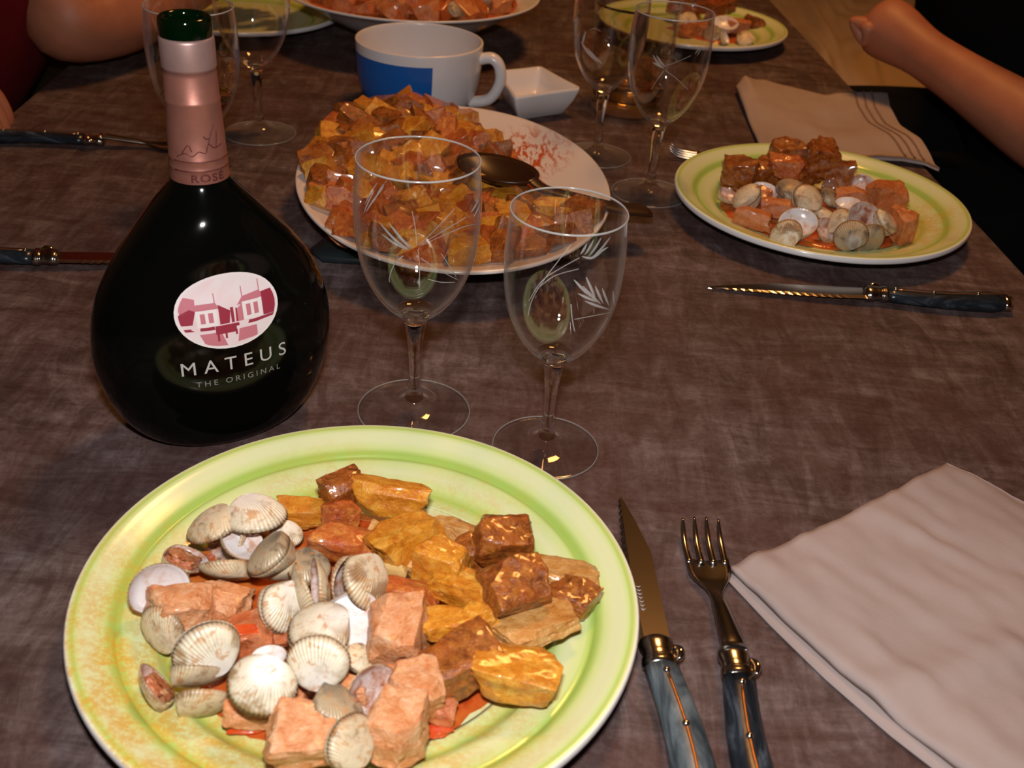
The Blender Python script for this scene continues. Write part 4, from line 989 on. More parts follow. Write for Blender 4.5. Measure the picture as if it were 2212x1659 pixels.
lpoly([[(-.72, .12), (-.18, .12), (-.24, .28), (-.6, .28)], [(.16, .12), (.72, .2), (.62, .38), (.28, .32)], rc(-.26, -.24, .25, .52), rc(-.64, -.62, .25, .42), rc(.27, .29, .3, .58), rc(.62, .64, .35, .66), [(.1, -.3), (.26, -.3), (.26, .15), (.12, .0)], [(-.9, .05), (-.62, .15), (-.6, .42), (-.8, .5), (-.93, .3)], [(-.5, -.85), (-.1, -.9), (-.2, -.5), (-.6, -.5)], [(.1, -.85), (.5, -.8), (.5, -.5), (.15, -.5)]], .00052, 'roof_print', M_LBM, lab, .93)
lpoly([rc(-.62, -.24, -.32, .12), rc(.26, .64, -.3, .18)], .00062, 'facade_print', M_LBW, lab)
lpoly([rc(-.55, -.46, -.22, .04), rc(-.40, -.31, -.22, .04), rc(.33, .42, -.2, .1), rc(.48, .57, -.2, .1)], .00072, 'window_print', M_LBM, lab)
M_INK = plain('silver_grey_lettering', (.42, .40, .38), .4); 
def text_on(txt, size, fn, name, mat, parent, spacing=1.0, bold=0.0, label=None):
    cu = bpy.data.curves.new(name, 'FONT'); cu.body = txt; cu.size = size; cu.align_x = 'CENTER'; cu.align_y = 'CENTER'; cu.space_character = spacing; cu.offset = bold; cu.resolution_u = 4
    ob = bpy.data.objects.new(name, cu); COL.objects.link(ob); bpy.context.view_layer.update()
    me = bpy.data.meshes.new_from_object(ob.evaluated_get(bpy.context.evaluated_depsgraph_get())); bpy.data.objects.remove(ob)
    for v in me.vertices: v.co = fn(v.co.x, v.co.y)
    me.materials.clear(); me.name = name
    o = link(name, me, parent, mat, smooth=False); 
    if label: o['label'] = label
    return o
text_on('MATEUS', .0118, lambda x, y: surfo(LCX+.0005+x, .0640+y, .0004), 'lettering', M_INK, bt, 1.6, 0, 'large silver lettering MATEUS')
text_on('THE ORIGINAL', .0052, lambda x, y: surfo(LCX+.002+x, .0535+y, .0004), 'lettering', plain('grey_lettering', (.20, .19, .18), .4), bt, 1.5, .0, 'small grey lettering THE ORIGINAL')
def neck(x, z, off=.0004):
    prof_ = [(r_2, z_) for r_2, z_ in cap[1:14]]; r_2 = rad_at(prof_, min(max(z, .1603), .2))+off; a = -PI/2+x/.0172+math.radians(-6)
    return Vector((r_2*math.cos(a), r_2*math.sin(a), z))
text_on('ROSÉ', .0078, lambda x, y: neck(x+.002, .1652+y*.70, .0005), 'lettering', M_FOILDARK, bt, 1.15, .00015, 'maroon lettering ROSÉ on the foil')
vs, fs = [], []
for pts in ([(-.016, .1765), (-.010, .1790), (-.006, .1775), (-.002, .1800), (.002, .1790), (.004, .1835), (.008, .1810), (.014, .182)], [(.0015, .1880), (.003, .1865), (.0055, .1865)], [(.004, .1835), (.006, .1880), (.0085, .1930)], [(.009, .1810), (.010, .1860), (.0105, .1900)], [(-.012, .179), (-.008, .1835), (-.006, .18)], [(-.018, .1692), (0, .1692), (.018, .1692)], [(-.018, .1743), (0, .1743), (.018, .1743)]):
    P = [neck(x, z, .0002) for x, z in [(p.x, p.y) for p in spline([(a, b_, 0) for a, b_ in pts], 5)]]
    tube_data(P, .00028, n=5, flat=.6, up=(0, -1, 0), vs=vs, fs=fs)
tag(link('embossing', mesh('embossing', vs, fs), bt, M_FOILDARK), 'darker embossed lines and castle outline on the foil')

# ------------------------------------------------------------------ cutlery (local: +X from tip/tines to handle end, blade flat on the table)
def frame(o, tip, end, z=0.0, flip=False):
    d = Vector((end[0]-tip[0], end[1]-tip[1], 0)); a = math.atan2(d.y, d.x); o.location = (tip[0], tip[1], z); o.rotation_euler = (0, 0, a)
def handle_parts(r, x0, L, hm, w0=.0085, w1=.0125, side=1):
    n = 16; P = []; R_ = []
    for i in range(n+1):
        t_ = i/n; P.append((x0+.012+(L-.012)*t_, side*.004*math.sin(t_*PI)*-1, .0072)); R_.append(w0+(w1-w0)*t_**1.4-(.004*max(0, t_-.9)/.1))
    link('handle', tube('handle', P, R_, n=16, flat=.62), r, hm)
    sv, sf = tube_data([(p[0], p[1], .0072+R_[i]*.60) for i, p in enumerate(P[1:-1], 1)], .0009, n=6, flat=.6)
    tag(link('spring', mesh('spring', sv, sf), r, M_BRASS), 'thin copper coloured line along the handle')
    for f in (.10, .42, .78):
        k = f*n; i = int(k); c = Vector(P[i])
        link('rivet', lathe('rivet', [(0, .0016), (.0010, .0014), (.0018, .0006), (.0020, -.001), (0, -.001)], 14), r, M_STEEL).location = (c.x, c.y, .0072+R_[i]*.60)
def bolster(r, x0, w=.0085):
    P = [(x0-.004, 0, .0065), (x0-.002, 0, .0065), (x0, 0, .007), (x0+.006, 0, .0072), (x0+.0085, 0, .0072), (x0+.010, 0, .0072), (x0+.0125, 0, .0072), (x0+.0145, 0, .0072)]
    R_ = [w*.75, w*.96, w*1.02, w*.92, w*.90, w*1.05, w*1.08, w*.98]
    link('bolster', tube('bolster', spline(P, 3), [R_[min(7, int(i/3+.5))] for i in range(len(spline(P, 3)))], n=18, flat=.66), r, M_STEELB)
def knife(tip, end, label, hm, bl=.117, L=.112, side=1, flip=1):
    """flip: +1 cutting edge on local +Y"""
    r = bpy.data.objects.new('table_knife', None); COL.objects.link(r); r.empty_display_size = .02; tag(r, label, 'knife', 'steak knives'); frame(r, tip, end)
    n = 40; vs, fs = [], []
    for i in range(n+1):
        t_ = i/n; x = bl*t_
        spine = -flip*(.0095*min(1, (t_/.42))**.8 if t_ < .42 else .0095-.002*(t_-.42)/.58)
        cut_ = flip*(.0008+.0085*(min(1, t_/.75))**.9)
        ser = flip*.0005*(1 if i % 2 else -1) if t_ < .86 else 0
        if i == 0: spine = cut_ = 0
        zc = .0022+.0044*t_
        vs += [(x, spine, zc-.0009), (x, spine, zc+.0009), (x, cut_*.55, zc+.0008), (x, cut_+ser, zc), (x, cut_*.55, zc-.0008)]
    for i in range(n):
        a, b_ = i*5, (i+1)*5
        for k in range(5): fs.append((a+k, a+(k+1) % 5, b_+(k+1) % 5, b_+k))
    fs.append((4, 3, 2, 1, 0)); fs.append(tuple(n*5+k for k in range(5)))
    link('blade', mesh('blade', vs, fs), r, M_BLADE, smooth=False)
    bolster(r, bl+.002); handle_parts(r, bl+.004, L, hm, side=side)
    vs2, fs2 = tube_data(spline([(bl+.004, -flip*.0085, .0085), (bl+.0085, -flip*.0105, .0095), (bl+.013, -flip*.0088, .0085)], 4), [.0010, .0016, .0020, .0022, .0022, .0022, .0018, .0014, .0010], n=8)
    link('bee_ornament', mesh('bee_ornament', vs2, fs2), r, M_STEEL)
    eb = [(bl+L+.001, 0, .0072), (bl+L+.004, 0, .0070), (bl+L+.008, 0, .0066), (bl+L+.011, 0, .006)]
    link('end_cap', tube('end_cap', eb, [.0095, .0105, .0095, .004], n=16, flat=.6), r, M_STEEL)
    return r
def fork(tip, end, label, hm, L=.112, z=0.0):
    r = bpy.data.objects.new('table_fork', None); COL.objects.link(r); r.empty_display_size = .02; tag(r, label, 'fork', 'dinner forks'); frame(r, tip, end, z)
    vs, fs = [], []
    def zt(x):   # side profile of the fork head
        return .0035+.010*math.exp(-((x-.030)/.022)**2)*.0 + (.0065*(1-min(1, x/.022))**2) + .0075*max(0, min(1, (x-.045)/.05))
    for k in range(4):
        yk = (-.0098+k*.00653)
        P = [(.0+.0015*abs(k-1.5), yk*1.03, zt(0)), (.010, yk*1.04, zt(.010)), (.020, yk*1.04, zt(.02)), (.032, yk, zt(.032))]
        tube_data(spline(P, 4), [.0005, .0009, .0012, .0014, .0015, .0016, .0017, .0017, .0018, .0018, .0019, .0019, .0019], n=8, flat=.6, vs=vs, fs=fs)
    link('tines', mesh('tines', vs, fs), r, M_STEELB)
    # head and neck as a lofted strip
    vs, fs = [], []; n = 26; m_ = 8
    for lay in (0, 1):
        for i in range(n+1):
            t_ = i/n; x = .028+t_*.072
            if t_ < .12: w_ = .0118
            elif t_ < .42: w_ = .0118+(.0034-.0118)*((t_-.12)/.30)**1.5*(1) if False else .0118-(.0118-.0036)*(.5-.5*math.cos(PI*(t_-.12)/.30))
            else: w_ = .0036+.0026*((t_-.42)/.58)
            for j in range(m_+1):
                y = -w_+2*w_*j/m_; dish_ = .0022*(1-(y/w_)**2)*max(0, 1-t_/.42)
                rise = .0018*(1-(y/w_)**2)*min(1, max(0, (t_-.35)/.2))
                vs.append((x, y, zt(x)-dish_+(rise+.0008 if lay == 0 else -.0009)))
    st = (n+1)*(m_+1)
    for i in range(n):
        for j in range(m_):
            a = i*(m_+1)+j; fs.append((a, a+m_+1, a+m_+2, a+1)); fs.append((st+a, st+a+1, st+a+m_+2, st+a+m_+1))
        a = i*(m_+1); fs.append((a, st+a, st+a+m_+1, a+m_+1)); a += m_; fs.append((a, a+m_+1, st+a+m_+1, st+a))
    for a0 in (0, n*(m_+1)):
        for j in range(m_): fs.append((a0+j, a0+j+1, st+a0+j+1, st+a0+j))
    link('fork_head', mesh('fork_head', vs, fs), r, M_STEELB)
    bolster(r, .101, .0078); handle_parts(r, .103, L, hm, .0080, .0115)
    vs2, fs2 = tube_data(spline([(.104, .0078, .0085), (.109, .0098, .0095), (.114, .0082, .0085)], 4), [.0010, .0014, .0018, .0020, .0020, .0020, .0016, .0012, .0010], n=8)
    link('bee_ornament', mesh('bee_ornament', vs2, fs2), r, M_STEEL)
    link('end_cap', tube('end_cap', [(.214, 0, .0072), (.218, 0, .0070), (.222, 0, .0066), (.225, 0, .006)], [.0095, .0105, .0095, .004], n=16, flat=.6), r, M_STEEL)
    return r
kt = at(1340, 1073, .003); kb = at(1478, 1640, .010)
knife(kt[:2], kb[:2], 'knife with a marbled blue grey handle right beside the foreground plate', M_HANDLE, side=-1, flip=-1)
ft = at(1512, 1115, .010); fb = at(1648, 1650, .010)
vs, fs = [], []
for row in (0, 1):
    for k in range(7):
        x = .078+k*.0027; y = -.0012-row*.0034
        tube_data([(x, y, .00685), (x+.0008, y-.0012, .0069), (x, y-.0022, .0069)], .00018, n=5, vs=vs, fs=fs)
kn1 = [o_ for o_ in COL.objects if o_.name == 'table_knife'][0]
tag(link('blade_mark', mesh('blade_mark', vs, fs), kn1, plain('pale_blade_mark', (.6, .6, .6), .5)), 'two rows of small pale marks on the blade')
fork(ft[:2], fb[:2], 'fork with a dark blue marbled handle left of the near napkin', M_HANDLED)
k2a = at(1530, 619, .003); k2b = at(2140, 648, .008)
knife(k2a[:2], k2b[:2], 'knife lying across below the right hand plate, serrated edge to the front', M_HANDLED, bl=.128, L=.108, flip=-1)
lfb = Vector((-.421, .968)); lfd = Vector((.990, .141)); lf0 = lfb+lfd*.106; lf1 = lfb-lfd*.12
fork(lf0[:2], lf1[:2], 'fork at the upper left lying behind the bottle neck', M_HANDLED)
lk0 = at(110, 552, .008); dd = (at(235, 556, .006)-lk0); dd.z = 0; dd.normalize()
lkt = lk0+dd*.121; knife(lkt[:2], (lk0-dd*.1)[:2], 'knife at the left edge lying behind the black bottle', M_HANDLED, flip=1)
rf0 = at(1443, 320, .008); rf1 = at(1500, 343, .006)
fork(rf0[:2], (rf0.x+.2, rf0.y-.030), 'fork tip showing between the wine glass and the right hand plate', M_HANDLE)

# ------------------------------------------------------------------ napkins
def coons(name, T, Rr, B, L, nu, nv, zf, thick, mats):
    """T: top edge L->R, B: bottom edge L->R, L: left edge top->bottom, Rr: right edge top->bottom (lists of 2D points, same corner points)"""
    def samp(P, t_):
        ls = [(Vector(b_)-Vector(a)).length for a, b_ in zip(P, P[1:])]; s_ = t_*sum(ls)
        for (a, b_), l in zip(zip(P, P[1:]), ls):
            if s_ <= l+1e-9: return Vector(a).lerp(Vector(b_), s_/l if l else 0)
            s_ -= l
        return Vector(P[-1])
    vs, fs = [], []
    for lay in (0, 1):
        for i in range(nu+1):
            for j in range(nv+1):
                u, v = i/nu, j/nv
                p = samp(T, u)*(1-v)+samp(B, u)*v+samp(L, v)*(1-u)+samp(Rr, v)*u-(Vector(T[0])*(1-u)*(1-v)+Vector(T[-1])*u*(1-v)+Vector(B[0])*(1-u)*v+Vector(B[-1])*u*v)
                z = zf(u, v, p)
                e = min(u, 1-u, v, 1-v); k = min(1, e/.03); 
                vs.append((p.x, p.y, (z-thick*.5+thick*.5*math.sqrt(k)) if lay == 0 else .0002+max(0, z-thick-.0006)*.6))
    st = (nu+1)*(nv+1)
    for i in range(nu):
        for j in range(nv):
            a = i*(nv+1)+j; fs.append((a, a+1, a+nv+2, a+nv+1)); fs.append((st+a, st+a+nv+1, st+a+nv+2, st+a+1))
    for i in range(nu):
        for j in (0, nv):
            a = i*(nv+1)+j; fs.append((a, a+nv+1, st+a+nv+1, st+a))
    for j in range(nv):
        for i in (0, nu):
            a = i*(nv+1)+j; fs.append((a, st+a, st+a+1, a+1))
    return mesh(name, vs, fs)
A = at(1578, 1232, .004); A2 = at(1640, 1200, .004); Bp = at(2045, 1003, .006)
dA = Vector((.090, -.113)).normalized(); dB = Vector((.038, -.041)).normalized()
D = Vector(A[:2])+dA*.235; C_ = Vector(Bp[:2])+dB*.21
def bulge(a, b_, k, n=6):
    a, b_ = Vector(a), Vector(b_); d = b_-a; nn = Vector((-d.y, d.x)); return [a+d*(i/n)+nn*k*math.sin(PI*i/n) for i in range(n+1)]
Tn = [Vector(A[:2]), Vector(A2[:2])]+bulge(A2[:2], Bp[:2], -.012)[1:]
Ln = bulge(A[:2], D, -.035); Rn = bulge(Bp[:2], C_, .05); Bn = bulge(D, C_, 0)
def zn(u, v, p):
    n1 = noise.noise(Vector((p.x*22, p.y*22, 1.3))); n2 = noise.noise(Vector((p.x*60+p.y*50, p.y*14-p.x*12, 4)))
    ridge = math.exp(-((v-.42-.25*u)/.05)**2)*.0035*(1-u*.6)+math.exp(-((v-.75-.12*u)/.04)**2)*.0022+math.exp(-((u-.10)/.05)**2)*.002
    ridge += math.exp(-((u-.55-.2*v)/.03)**2)*.0012
    n3 = noise.noise(Vector((p.x*120-p.y*30, p.y*70+p.x*50, 9)))
    return .0075+.0036*n1+.0024*n2+.0011*n3+ridge*1.3
nap = empty('napkin', (0, 0, 0), 'large plain beige napkin folded square at the lower right', 'napkin', 'beige cotton napkins')
link('top_layer', coons('top_layer', Tn, Rn, Bn, Ln, 56, 56, zn, .002, None), nap, M_NAPKIN)
off = Vector((-.0045, -.0022))
link('under_layer', coons('under_layer', [p+off*.4 for p in Tn], [p for p in Rn], [p+off*.7 for p in Bn], [p+off*(.3+1.2*math.sin(PI*min(1, (i+1)/7))) for i, p in enumerate(Ln)], 30, 30, lambda u, v, p: .0026, .001, None), nap, M_NAPKIN)
# far napkin
def P2d(l): return [Vector(at(x, y, .004)[:2]) for x, y in l]
Tf = P2d([(1588, 196), (1610, 181), (1645, 178), (1700, 190), (1780, 207), (1850, 209), (1914, 209)])
Rf = P2d([(1914, 209), (1920, 240), (1945, 275), (1985, 310), (2010, 340), (2028, 369)])
Lf = P2d([(1588, 196), (1600, 225), (1618, 265), (1645, 330)])
Bf = P2d([(1645, 330), (1720, 338), (1800, 344), (1880, 348), (1950, 350), (2000, 357), (2028, 369)])
def zfar(u, v, p):
    n1 = noise.noise(Vector((p.x*16, p.y*16, 7.7))); n2 = noise.noise(Vector((p.x*40, p.y*10, 2)))
    return .0085+.005*n1+.0022*n2+math.exp(-((u-.12)/.08)**2-(v/.3)**2)*.010+math.exp(-((v-1)/.05)**2)*.002
napf = empty('napkin', (0, 0, 0), 'beige napkin with dark woven stripes behind the right hand plate', 'napkin', 'beige cotton napkins')
link('cloth', coons('cloth', Tf, Rf, Bf, Lf, 50, 40, zfar, .002, None), napf, M_NAPKIN)
def sampf(P, t_):
    ls = [(b_-a).length for a, b_ in zip(P, P[1:])]; s_ = t_*sum(ls)
    for (a, b_), l in zip(zip(P, P[1:]), ls):
        if s_ <= l+1e-9: return a.lerp(b_, s_/l)
        s_ -= l
    return P[-1]
def cp_(u, v): return sampf(Tf, u)*(1-v)+sampf(Bf, u)*v+sampf(Lf, v)*(1-u)+sampf(Rf, v)*u-(Tf[0]*(1-u)*(1-v)+Tf[-1]*u*(1-v)+Bf[0]*(1-u)*v+Bf[-1]*u*v)
for u0 in (.80, .85, .90):
    vs, fs = [], []
    for j in range(33):
        v = .01+j/32*.98
        for du in (-.007, .007):
            p = cp_(u0+du, v); vs.append((p.x, p.y, zfar(u0+du, v, p)+.0006))
    for j in range(32): fs.append((2*j, 2*j+1, 2*j+3, 2*j+2))
    link('stripe', mesh('stripe', vs, fs), napf, M_NAPLINE)

# ------------------------------------------------------------------ chairs and draped cloth beyond the table
def chair(x, y, rz, label, seat_mat, group='dining chairs'):
    c = empty('dining_chair', (x, y, FZ), label, 'chair', group, rz)
    m = plain('orange_wood_chair', (.30, .12, .03), .4)
    link('seat', box('seat', -.21, .21, -.21, .21, .43, .47, .012), c, seat_mat)
    for sx in (-1, 1):
        for sy in (-1, 1): link('leg', box('leg', sx*.18-.02, sx*.18+.02, sy*.18-.02, sy*.18+.02, 0, .43, .004), c, m, smooth=False)
        link('back_post', box('back_post', sx*.18-.018, sx*.18+.018, -.225, -.19, .47, .95, .004), c, m, smooth=False)
    for z in (.62, .78, .92): link('back_slat', box('back_slat', -.165, .165, -.215, -.2, z-.025, z+.025, .003), c, m, smooth=False)
    return c
chair(.84, 1.34, math.radians(90), 'chair with a grey blue seat under the person in black', M_JEAN)
bn = empty('bench', (.86, 2.85, FZ), 'orange wooden bench under the tan cloth at the top right', 'bench')
M_BW = plain('orange_wood_bench', (.36, .15, .035), .4)
for k in range(4): link('seat_board', box('seat_board', -.26+k*.13, -.135+k*.13, -.62, .62, .43, .455, .004), bn, M_BW, smooth=False)
for sx in (-1, 1):
    for sy in (-1, 1): link('leg', box('leg', sx*.21-.025, sx*.21+.025, sy*.56-.025, sy*.56+.025, 0, .43, .004), bn, M_BW, smooth=False)
chair(-.99, 1.18, math.radians(-82), 'chair under the person in the red shirt', M_TWOOD)
vs, fs = [], []
NU, NV = 60, 48
for i in range(NU+1):
    for j in range(NV+1):
        u, v = i/NU, j/NV
        fold = .016*math.sin(u*24+v*4+2*noise.noise(Vector((u*3, v*3, 0))))+.010*math.sin(u*45-v*7)
        x = .60+.53*u; y = 2.35+1.08*v+.05*math.sin(u*5); z = -.270+abs(fold)*1.2
        if u < .10: dr = (.10-u)/.10; z = z-dr*.34; x = .60+.053-.012*dr+fold*.4*dr-.025
        if v < .12: dr = (.12-v)/.12; z = min(z, -.272)-dr*.22; y = 2.35+.13-.02*dr+.05*math.sin(u*5)-.13-.02+fold*.6*dr
        vs.append((x, y, z))
for i in range(NU):
    for j in range(NV):
        a = i*(NV+1)+j; fs.append((a, a+NV+1, a+NV+2, a+1))
clo = link('draped_cloth', mesh('draped_cloth', vs, fs), mats=M_TAN); tag(clo, 'tan cloth with long folds hanging over the bench at the top right', 'cloth')
sm_ = clo.modifiers.new('thickness', 'SOLIDIFY'); sm_.thickness = .004

# ------------------------------------------------------------------ people
def skin_obj(name, chains, mat, parent=None, sub=2):
    """chains: list of lists of (x,y,z,r); a chain may start with ('@',chain,idx) to branch from an earlier vertex"""
    vs, es, rs, roots = [], [], [], []; idx = []
    for ch in chains:
        ids = []; prev = None
        for p in ch:
            if p[0] == '@': prev = idx[p[1]][p[2]]; continue
            vs.append(p[:3]); rs.append(p[3]); k = len(vs)-1; ids.append(k)
            if prev is not None: es.append((prev, k))
            else: roots.append(k)
            prev = k
        idx.append(ids)
    me = bpy.data.meshes.new(name); me.from_pydata(vs, es, []); me.materials.append(mat)
    o = bpy.data.objects.new(name, me); COL.objects.link(o)
    if parent: o.parent = parent
    md = o.modifiers.new('skin', 'SKIN'); md.use_smooth_shade = True
    if not me.skin_vertices: 
        raise RuntimeError('no skin layer')
    sv = me.skin_vertices[0].data
    for i, r_ in enumerate(rs):
        sv[i].radius = (r_, r_); sv[i].use_root = i in roots
    s2 = o.modifiers.new('sub', 'SUBSURF'); s2.levels = sub; s2.render_levels = sub
    return o
def hand_chains(w, d, up, side, curl=1.0, thumb=1, s=1.0):
    """fingers rooted inside the palm. w wrist, d direction of the hand, up = back of the hand, side = across the knuckles"""
    w, d, up, side = Vector(w), Vector(d).normalized(), Vector(up).normalized(), Vector(side).normalized()
    out = []
    for k, (off, L) in enumerate(((-.030, .066), (-.010, .076), (.010, .072), (.029, .058))):
        b = w+d*.075*s+side*off*s; ch = [w+d*.045*s+side*off*.7*s, b]
        a = .25*curl; p = b.copy()
        for seg in (.45, .32, .23):
            a += .75*curl; dirn = d*math.cos(a)-up*math.sin(a); p = p+dirn*L*seg*s; ch.append(p.copy())
        R_ = [.012, .0105, .0095, .0085, .0072]
        out.append([(q.x, q.y, q.z, r*s) for q, r in zip(ch, R_)])
    t0 = w+d*.025*s-side*thumb*.020*s; t1 = t0+(d*.5-side*thumb*.8-up*.3).normalized()*.032*s; t2 = t1+(d*.9-side*thumb*.1-up*.4).normalized()*.030*s; t3 = t2+(d*.8+side*thumb*.4-up*.4).normalized()*.024*s
    out.append([(q.x, q.y, q.z, r*s) for q, r in ((t0, .014), (t1, .012), (t2, .0105), (t3, .0085))])
    return out
def head_parts(r, h, face, mat_hair):
    face = Vector(face).normalized(); h = Vector(h); sd_ = Vector((-face.y, face.x, 0))
    me = lathe('hair', sprof([(0, -.03), (.080, -.03), (.106, .02), (.102, .075), (.066, .118), (0, .132)], 4), 32)
    for v in me.vertices:
        dd_ = Vector((v.co.x, v.co.y, 0)).dot(face)
        if dd_ > .03 and v.co.z < .05: v.co -= face*(dd_-.025)
    o = link('hair', me, r, mat_hair); o.location = h
    for s_ in (-1, 1):
        e = link('eye', lathe('eye', [(0, .011), (.008, .008), (.011, 0), (.008, -.008), (0, -.011)], 16), r, M_EYE); e.location = h+face*.079+sd_*.032*s_+Vector((0, 0, .005)); p_ = link('pupil', lathe('pupil', [(0, .0055), (.004, .004), (.0055, 0), (.004, -.004), (0, -.0055)], 12), e, M_HAIR); p_.location = face*.0075
        er = link('ear', chunk_me('ear', 3, .012, .034, .056, .8, .05, n=4), r, M_SKIN); er.location = h+sd_*.090*s_; er.rotation_euler = (0, 0, math.atan2(sd_.y, sd_.x))
    ns = link('nose', chunk_me('nose', 4, .024, .036, .045, .8, .05, n=4), r, M_SKIN); ns.location = h+face*.096+Vector((0, 0, -.022)); ns.rotation_euler = (0, 0, math.atan2(sd_.y, sd_.x))
    mo = link('mouth', chunk_me('mouth', 5, .05, .01, .014, .8, .05, n=4), r, plain('lips', (.4, .12, .1), .5)); mo.location = h+face*.088+Vector((0, 0, -.062)); mo.rotation_euler = (0, 0, math.atan2(sd_.y, sd_.x))

# the person in black (turned towards the far end of the table)
wr = at(1985, 108, .075)
_d = ray(2345, 350); _t = (wr-CP).dot(_d); _h = math.sqrt(max(0, .27**2-((CP+_d*_t)-wr).length_squared)); el = CP+_d*(_t-_h*.6)
fd = (wr-el).normalized(); el = wr-fd*.27
pb = Vector((.79, 1.36, FZ))
pr = empty('person', pb, 'person in black at the right, bare forearm and closed hand beyond the table edge', 'person', 'people')
def rel(l, b): return [(p[0]-b.x, p[1]-b.y, p[2]-b.z, p[3]) if p[0] != '@' else p for p in l]
face = Vector((-1, .08, 0)).normalized(); sdv = Vector((.08, 1, 0)).normalized()
hip = Vector((.79, 1.36, -.13)); neck_ = Vector((.60, 1.36, .43)); shl = Vector((.60, 1.18, .38)); shr = Vector((.60, 1.55, .36))
hL = hip-sdv*.10; hR = hip+sdv*.10; kL = hL+face*.44+Vector((0, -.03, -.01)); kR = hR+face*.44+Vector((0, .10, -.01))
elr = Vector((.62, 1.68, .06)); wrr = Vector((.66, 1.62, -.17)); dwn = (wrr-elr).normalized()
TR = [(.70, 1.38, .03), (.64, 1.39, .17), (.61, 1.37, .32)]
def leg_r(rad, foot=True):
    out = []
    for h_, k_ in ((hL, kL), (hR, kR)):
        c = [('@', 0, 0), (*h_, rad[0]), (*(h_.lerp(k_, .5)), rad[1]), (*k_, rad[2]), (k_.x+.02, k_.y, k_.z-.27, rad[3]), (k_.x+.03, k_.y, FZ+(.08 if foot else .14), rad[4])]
        if foot: c.append((k_.x-.09, k_.y, FZ+.045, .033))
        out.append(c)
    return out
body = [
 [(*hip, .12), *[(*p, .125) for p in TR], (*neck_, .055), (.59, 1.36, .475, .055), (.57, 1.36, .535, .10), (.57, 1.36, .60, .118), (.575, 1.36, .66, .10)],
 [('@', 0, 3), (*shl, .06), (*(shl.lerp(el, .5)), .050), (*el, .043), (*(el.lerp(wr, .35)), .043), (*(el.lerp(wr, .75)), .032), (*wr, .029), (*(wr+fd*.045), .040), (*(wr+fd*.080), .038)],
 [('@', 0, 3), (*shr, .06), (*(shr.lerp(elr, .5)), .05), (*elr, .042), (*(elr.lerp(wrr, .5)), .036), (*wrr, .026), (*(wrr+dwn*.06), .032)],
]+leg_r((.09, .08, .06, .052, .038))
upv = Vector((0, 0, 1)); sdh = fd.cross(upv).normalized()
body += hand_chains(wr, fd, upv*.8+sdh*-.3, sdh, 2.6, -1, 1.1)
body += hand_chains(wrr, dwn, Vector((0, 1, 0)), Vector((1, 0, 0)), .6, 1)
skin_obj('body', [rel(c, pb) for c in body], M_SKIN, pr)
shirt = [
 [(*hip, .15), *[(p[0], p[1], p[2], q_) for p, q_ in zip(TR, (.178, .178, .145))], (.605, 1.36, .40, .085)],
 [('@', 0, 3), (*shl, .078), (*(shl.lerp(el, .5)), .066), (*(shl.lerp(el, .82)), .060)],
 [('@', 0, 3), (*shr, .078), (*(shr.lerp(elr, .5)), .075), (*elr, .065), (*(elr.lerp(wrr, .6)), .055)],
]
tag(skin_obj('shirt', [rel(c, pb) for c in shirt], M_BLACK, pr), 'plain black top')
trou = [[(*(hip+Vector((0, 0, -.005))), .148), (*(hip+face*.16), .135)]]+leg_r((.115, .105, .082, .07, .06), False)
tag(skin_obj('trousers', [rel(c, pb) for c in trou], M_BLACK, pr), 'black trousers')
head_parts(pr, Vector((.57, 1.36, .59))-pb, face, M_HAIR)

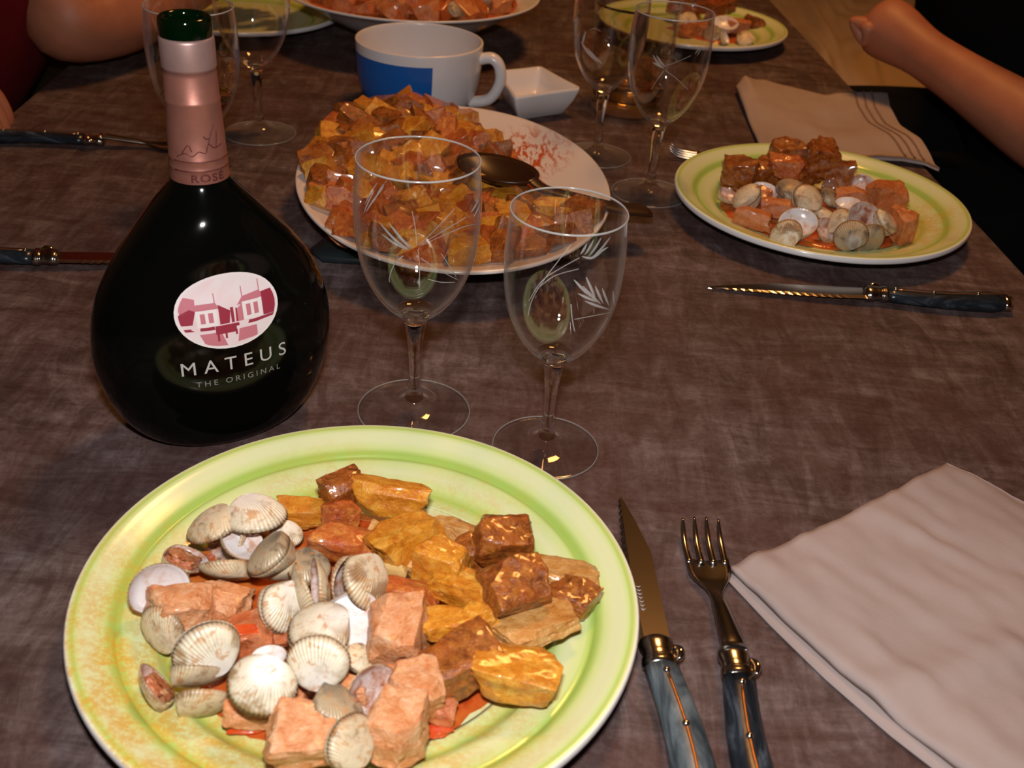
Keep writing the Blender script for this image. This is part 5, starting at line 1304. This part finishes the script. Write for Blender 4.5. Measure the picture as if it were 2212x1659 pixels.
# the person in red on the left, forearms on the table
pl = empty('person', (-.86, 1.20, FZ), 'person in a dark red top at the upper left, bare arms resting on the table', 'person', 'people')
pb2 = Vector((-.86, 1.20, FZ)); f2 = Vector((1, .15, 0)).normalized(); s2_ = Vector((-.15, 1, 0)).normalized()
hip2 = Vector((-.86, 1.20, -.13)); nk2 = Vector((-.63, 1.25, .40)); sl2 = Vector((-.60, 1.40, .33)); sr2 = Vector((-.66, 1.08, .33))
e1 = at(122, 85, .050); w1 = at(560, -100, .085); e1d = (w1-e1).normalized(); w1 = e1+e1d*.27
e2 = Vector((-.82, .93, .05)); w2 = at(-215, 205, .036); d2_ = (w2-e2).normalized()
TOR = [(-.722, 1.18, .03), (-.66, 1.20, .15), (-.64, 1.24, .30)]
def legs2(r3, drop):
    out = []
    for s_ in (1, -1):
        h_ = hip2+s2_*.09*s_; out.append([('@', 0, 0), (*h_, r3[0]), (*(h_+f2*.22), r3[1]), (*(h_+f2*.42), r3[2]), (*(h_+f2*.42-Vector((0, 0, .27))), r3[3]), (*(h_+f2*.42-Vector((0, 0, drop))), r3[4])])
        if len(r3) > 5: out[-1].append((*(h_+f2*.54-Vector((0, 0, .575))), r3[5]))
    return out
body2 = [
 [(*hip2, .12), *[(*p, .125) for p in TOR], (*nk2, .055), (-.61, 1.25, .455, .055), (-.585, 1.25, .515, .10), (-.585, 1.25, .58, .118), (-.59, 1.25, .64, .10)],
 [('@', 0, 3), (*sl2, .06), (*(sl2.lerp(e1, .5)), .060), (*e1, .050), (*(e1.lerp(w1, .3)), .053), (*(e1.lerp(w1, .75)), .040), (*w1, .030), (*(w1+e1d*.05), .033), (*(w1+e1d*.075), .030)],
 [('@', 0, 3), (*sr2, .06), (*(sr2.lerp(e2, .5)), .052), (*e2, .042), (*(e2.lerp(w2, .5)), .040), (*w2, .033), (*(w2+d2_*.05), .038), (*(w2+d2_*.075), .036)],
]+legs2((.09, .08, .06, .052, .038, .033), .53)
body2 += hand_chains(w1, e1d, upv, e1d.cross(upv), .6, -1)
body2 += hand_chains(w2, d2_, upv, d2_.cross(upv), 1.3, -1)
skin_obj('body', [rel(c, pb2) for c in body2], M_SKIN, pl)
sh2 = [
 [(*hip2, .142), (-.722, 1.18, .03, .17), (-.66, 1.20, .15, .17), (-.64, 1.24, .30, .14), (-.632, 1.25, .385, .085)],
 [('@', 0, 3), (*sl2, .078), (*(sl2.lerp(e1, .35)), .076)],
 [('@', 0, 3), (*sr2, .078), (*(sr2.lerp(e2, .45)), .072)]]
tag(skin_obj('shirt', [rel(c, pb2) for c in sh2], M_RED, pl), 'dark red short-sleeved top')
tr2 = [[(*(hip2+Vector((0, 0, -.005))), .145), (*(hip2+f2*.1), .135)]]+legs2((.11, .095, .075, .066, .055), .47)
tag(skin_obj('trousers', [rel(c, pb2) for c in tr2], M_BLACK, pl), 'dark trousers')
head_parts(pl, Vector((-.585, 1.25, .57))-pb2, f2, M_HAIR)
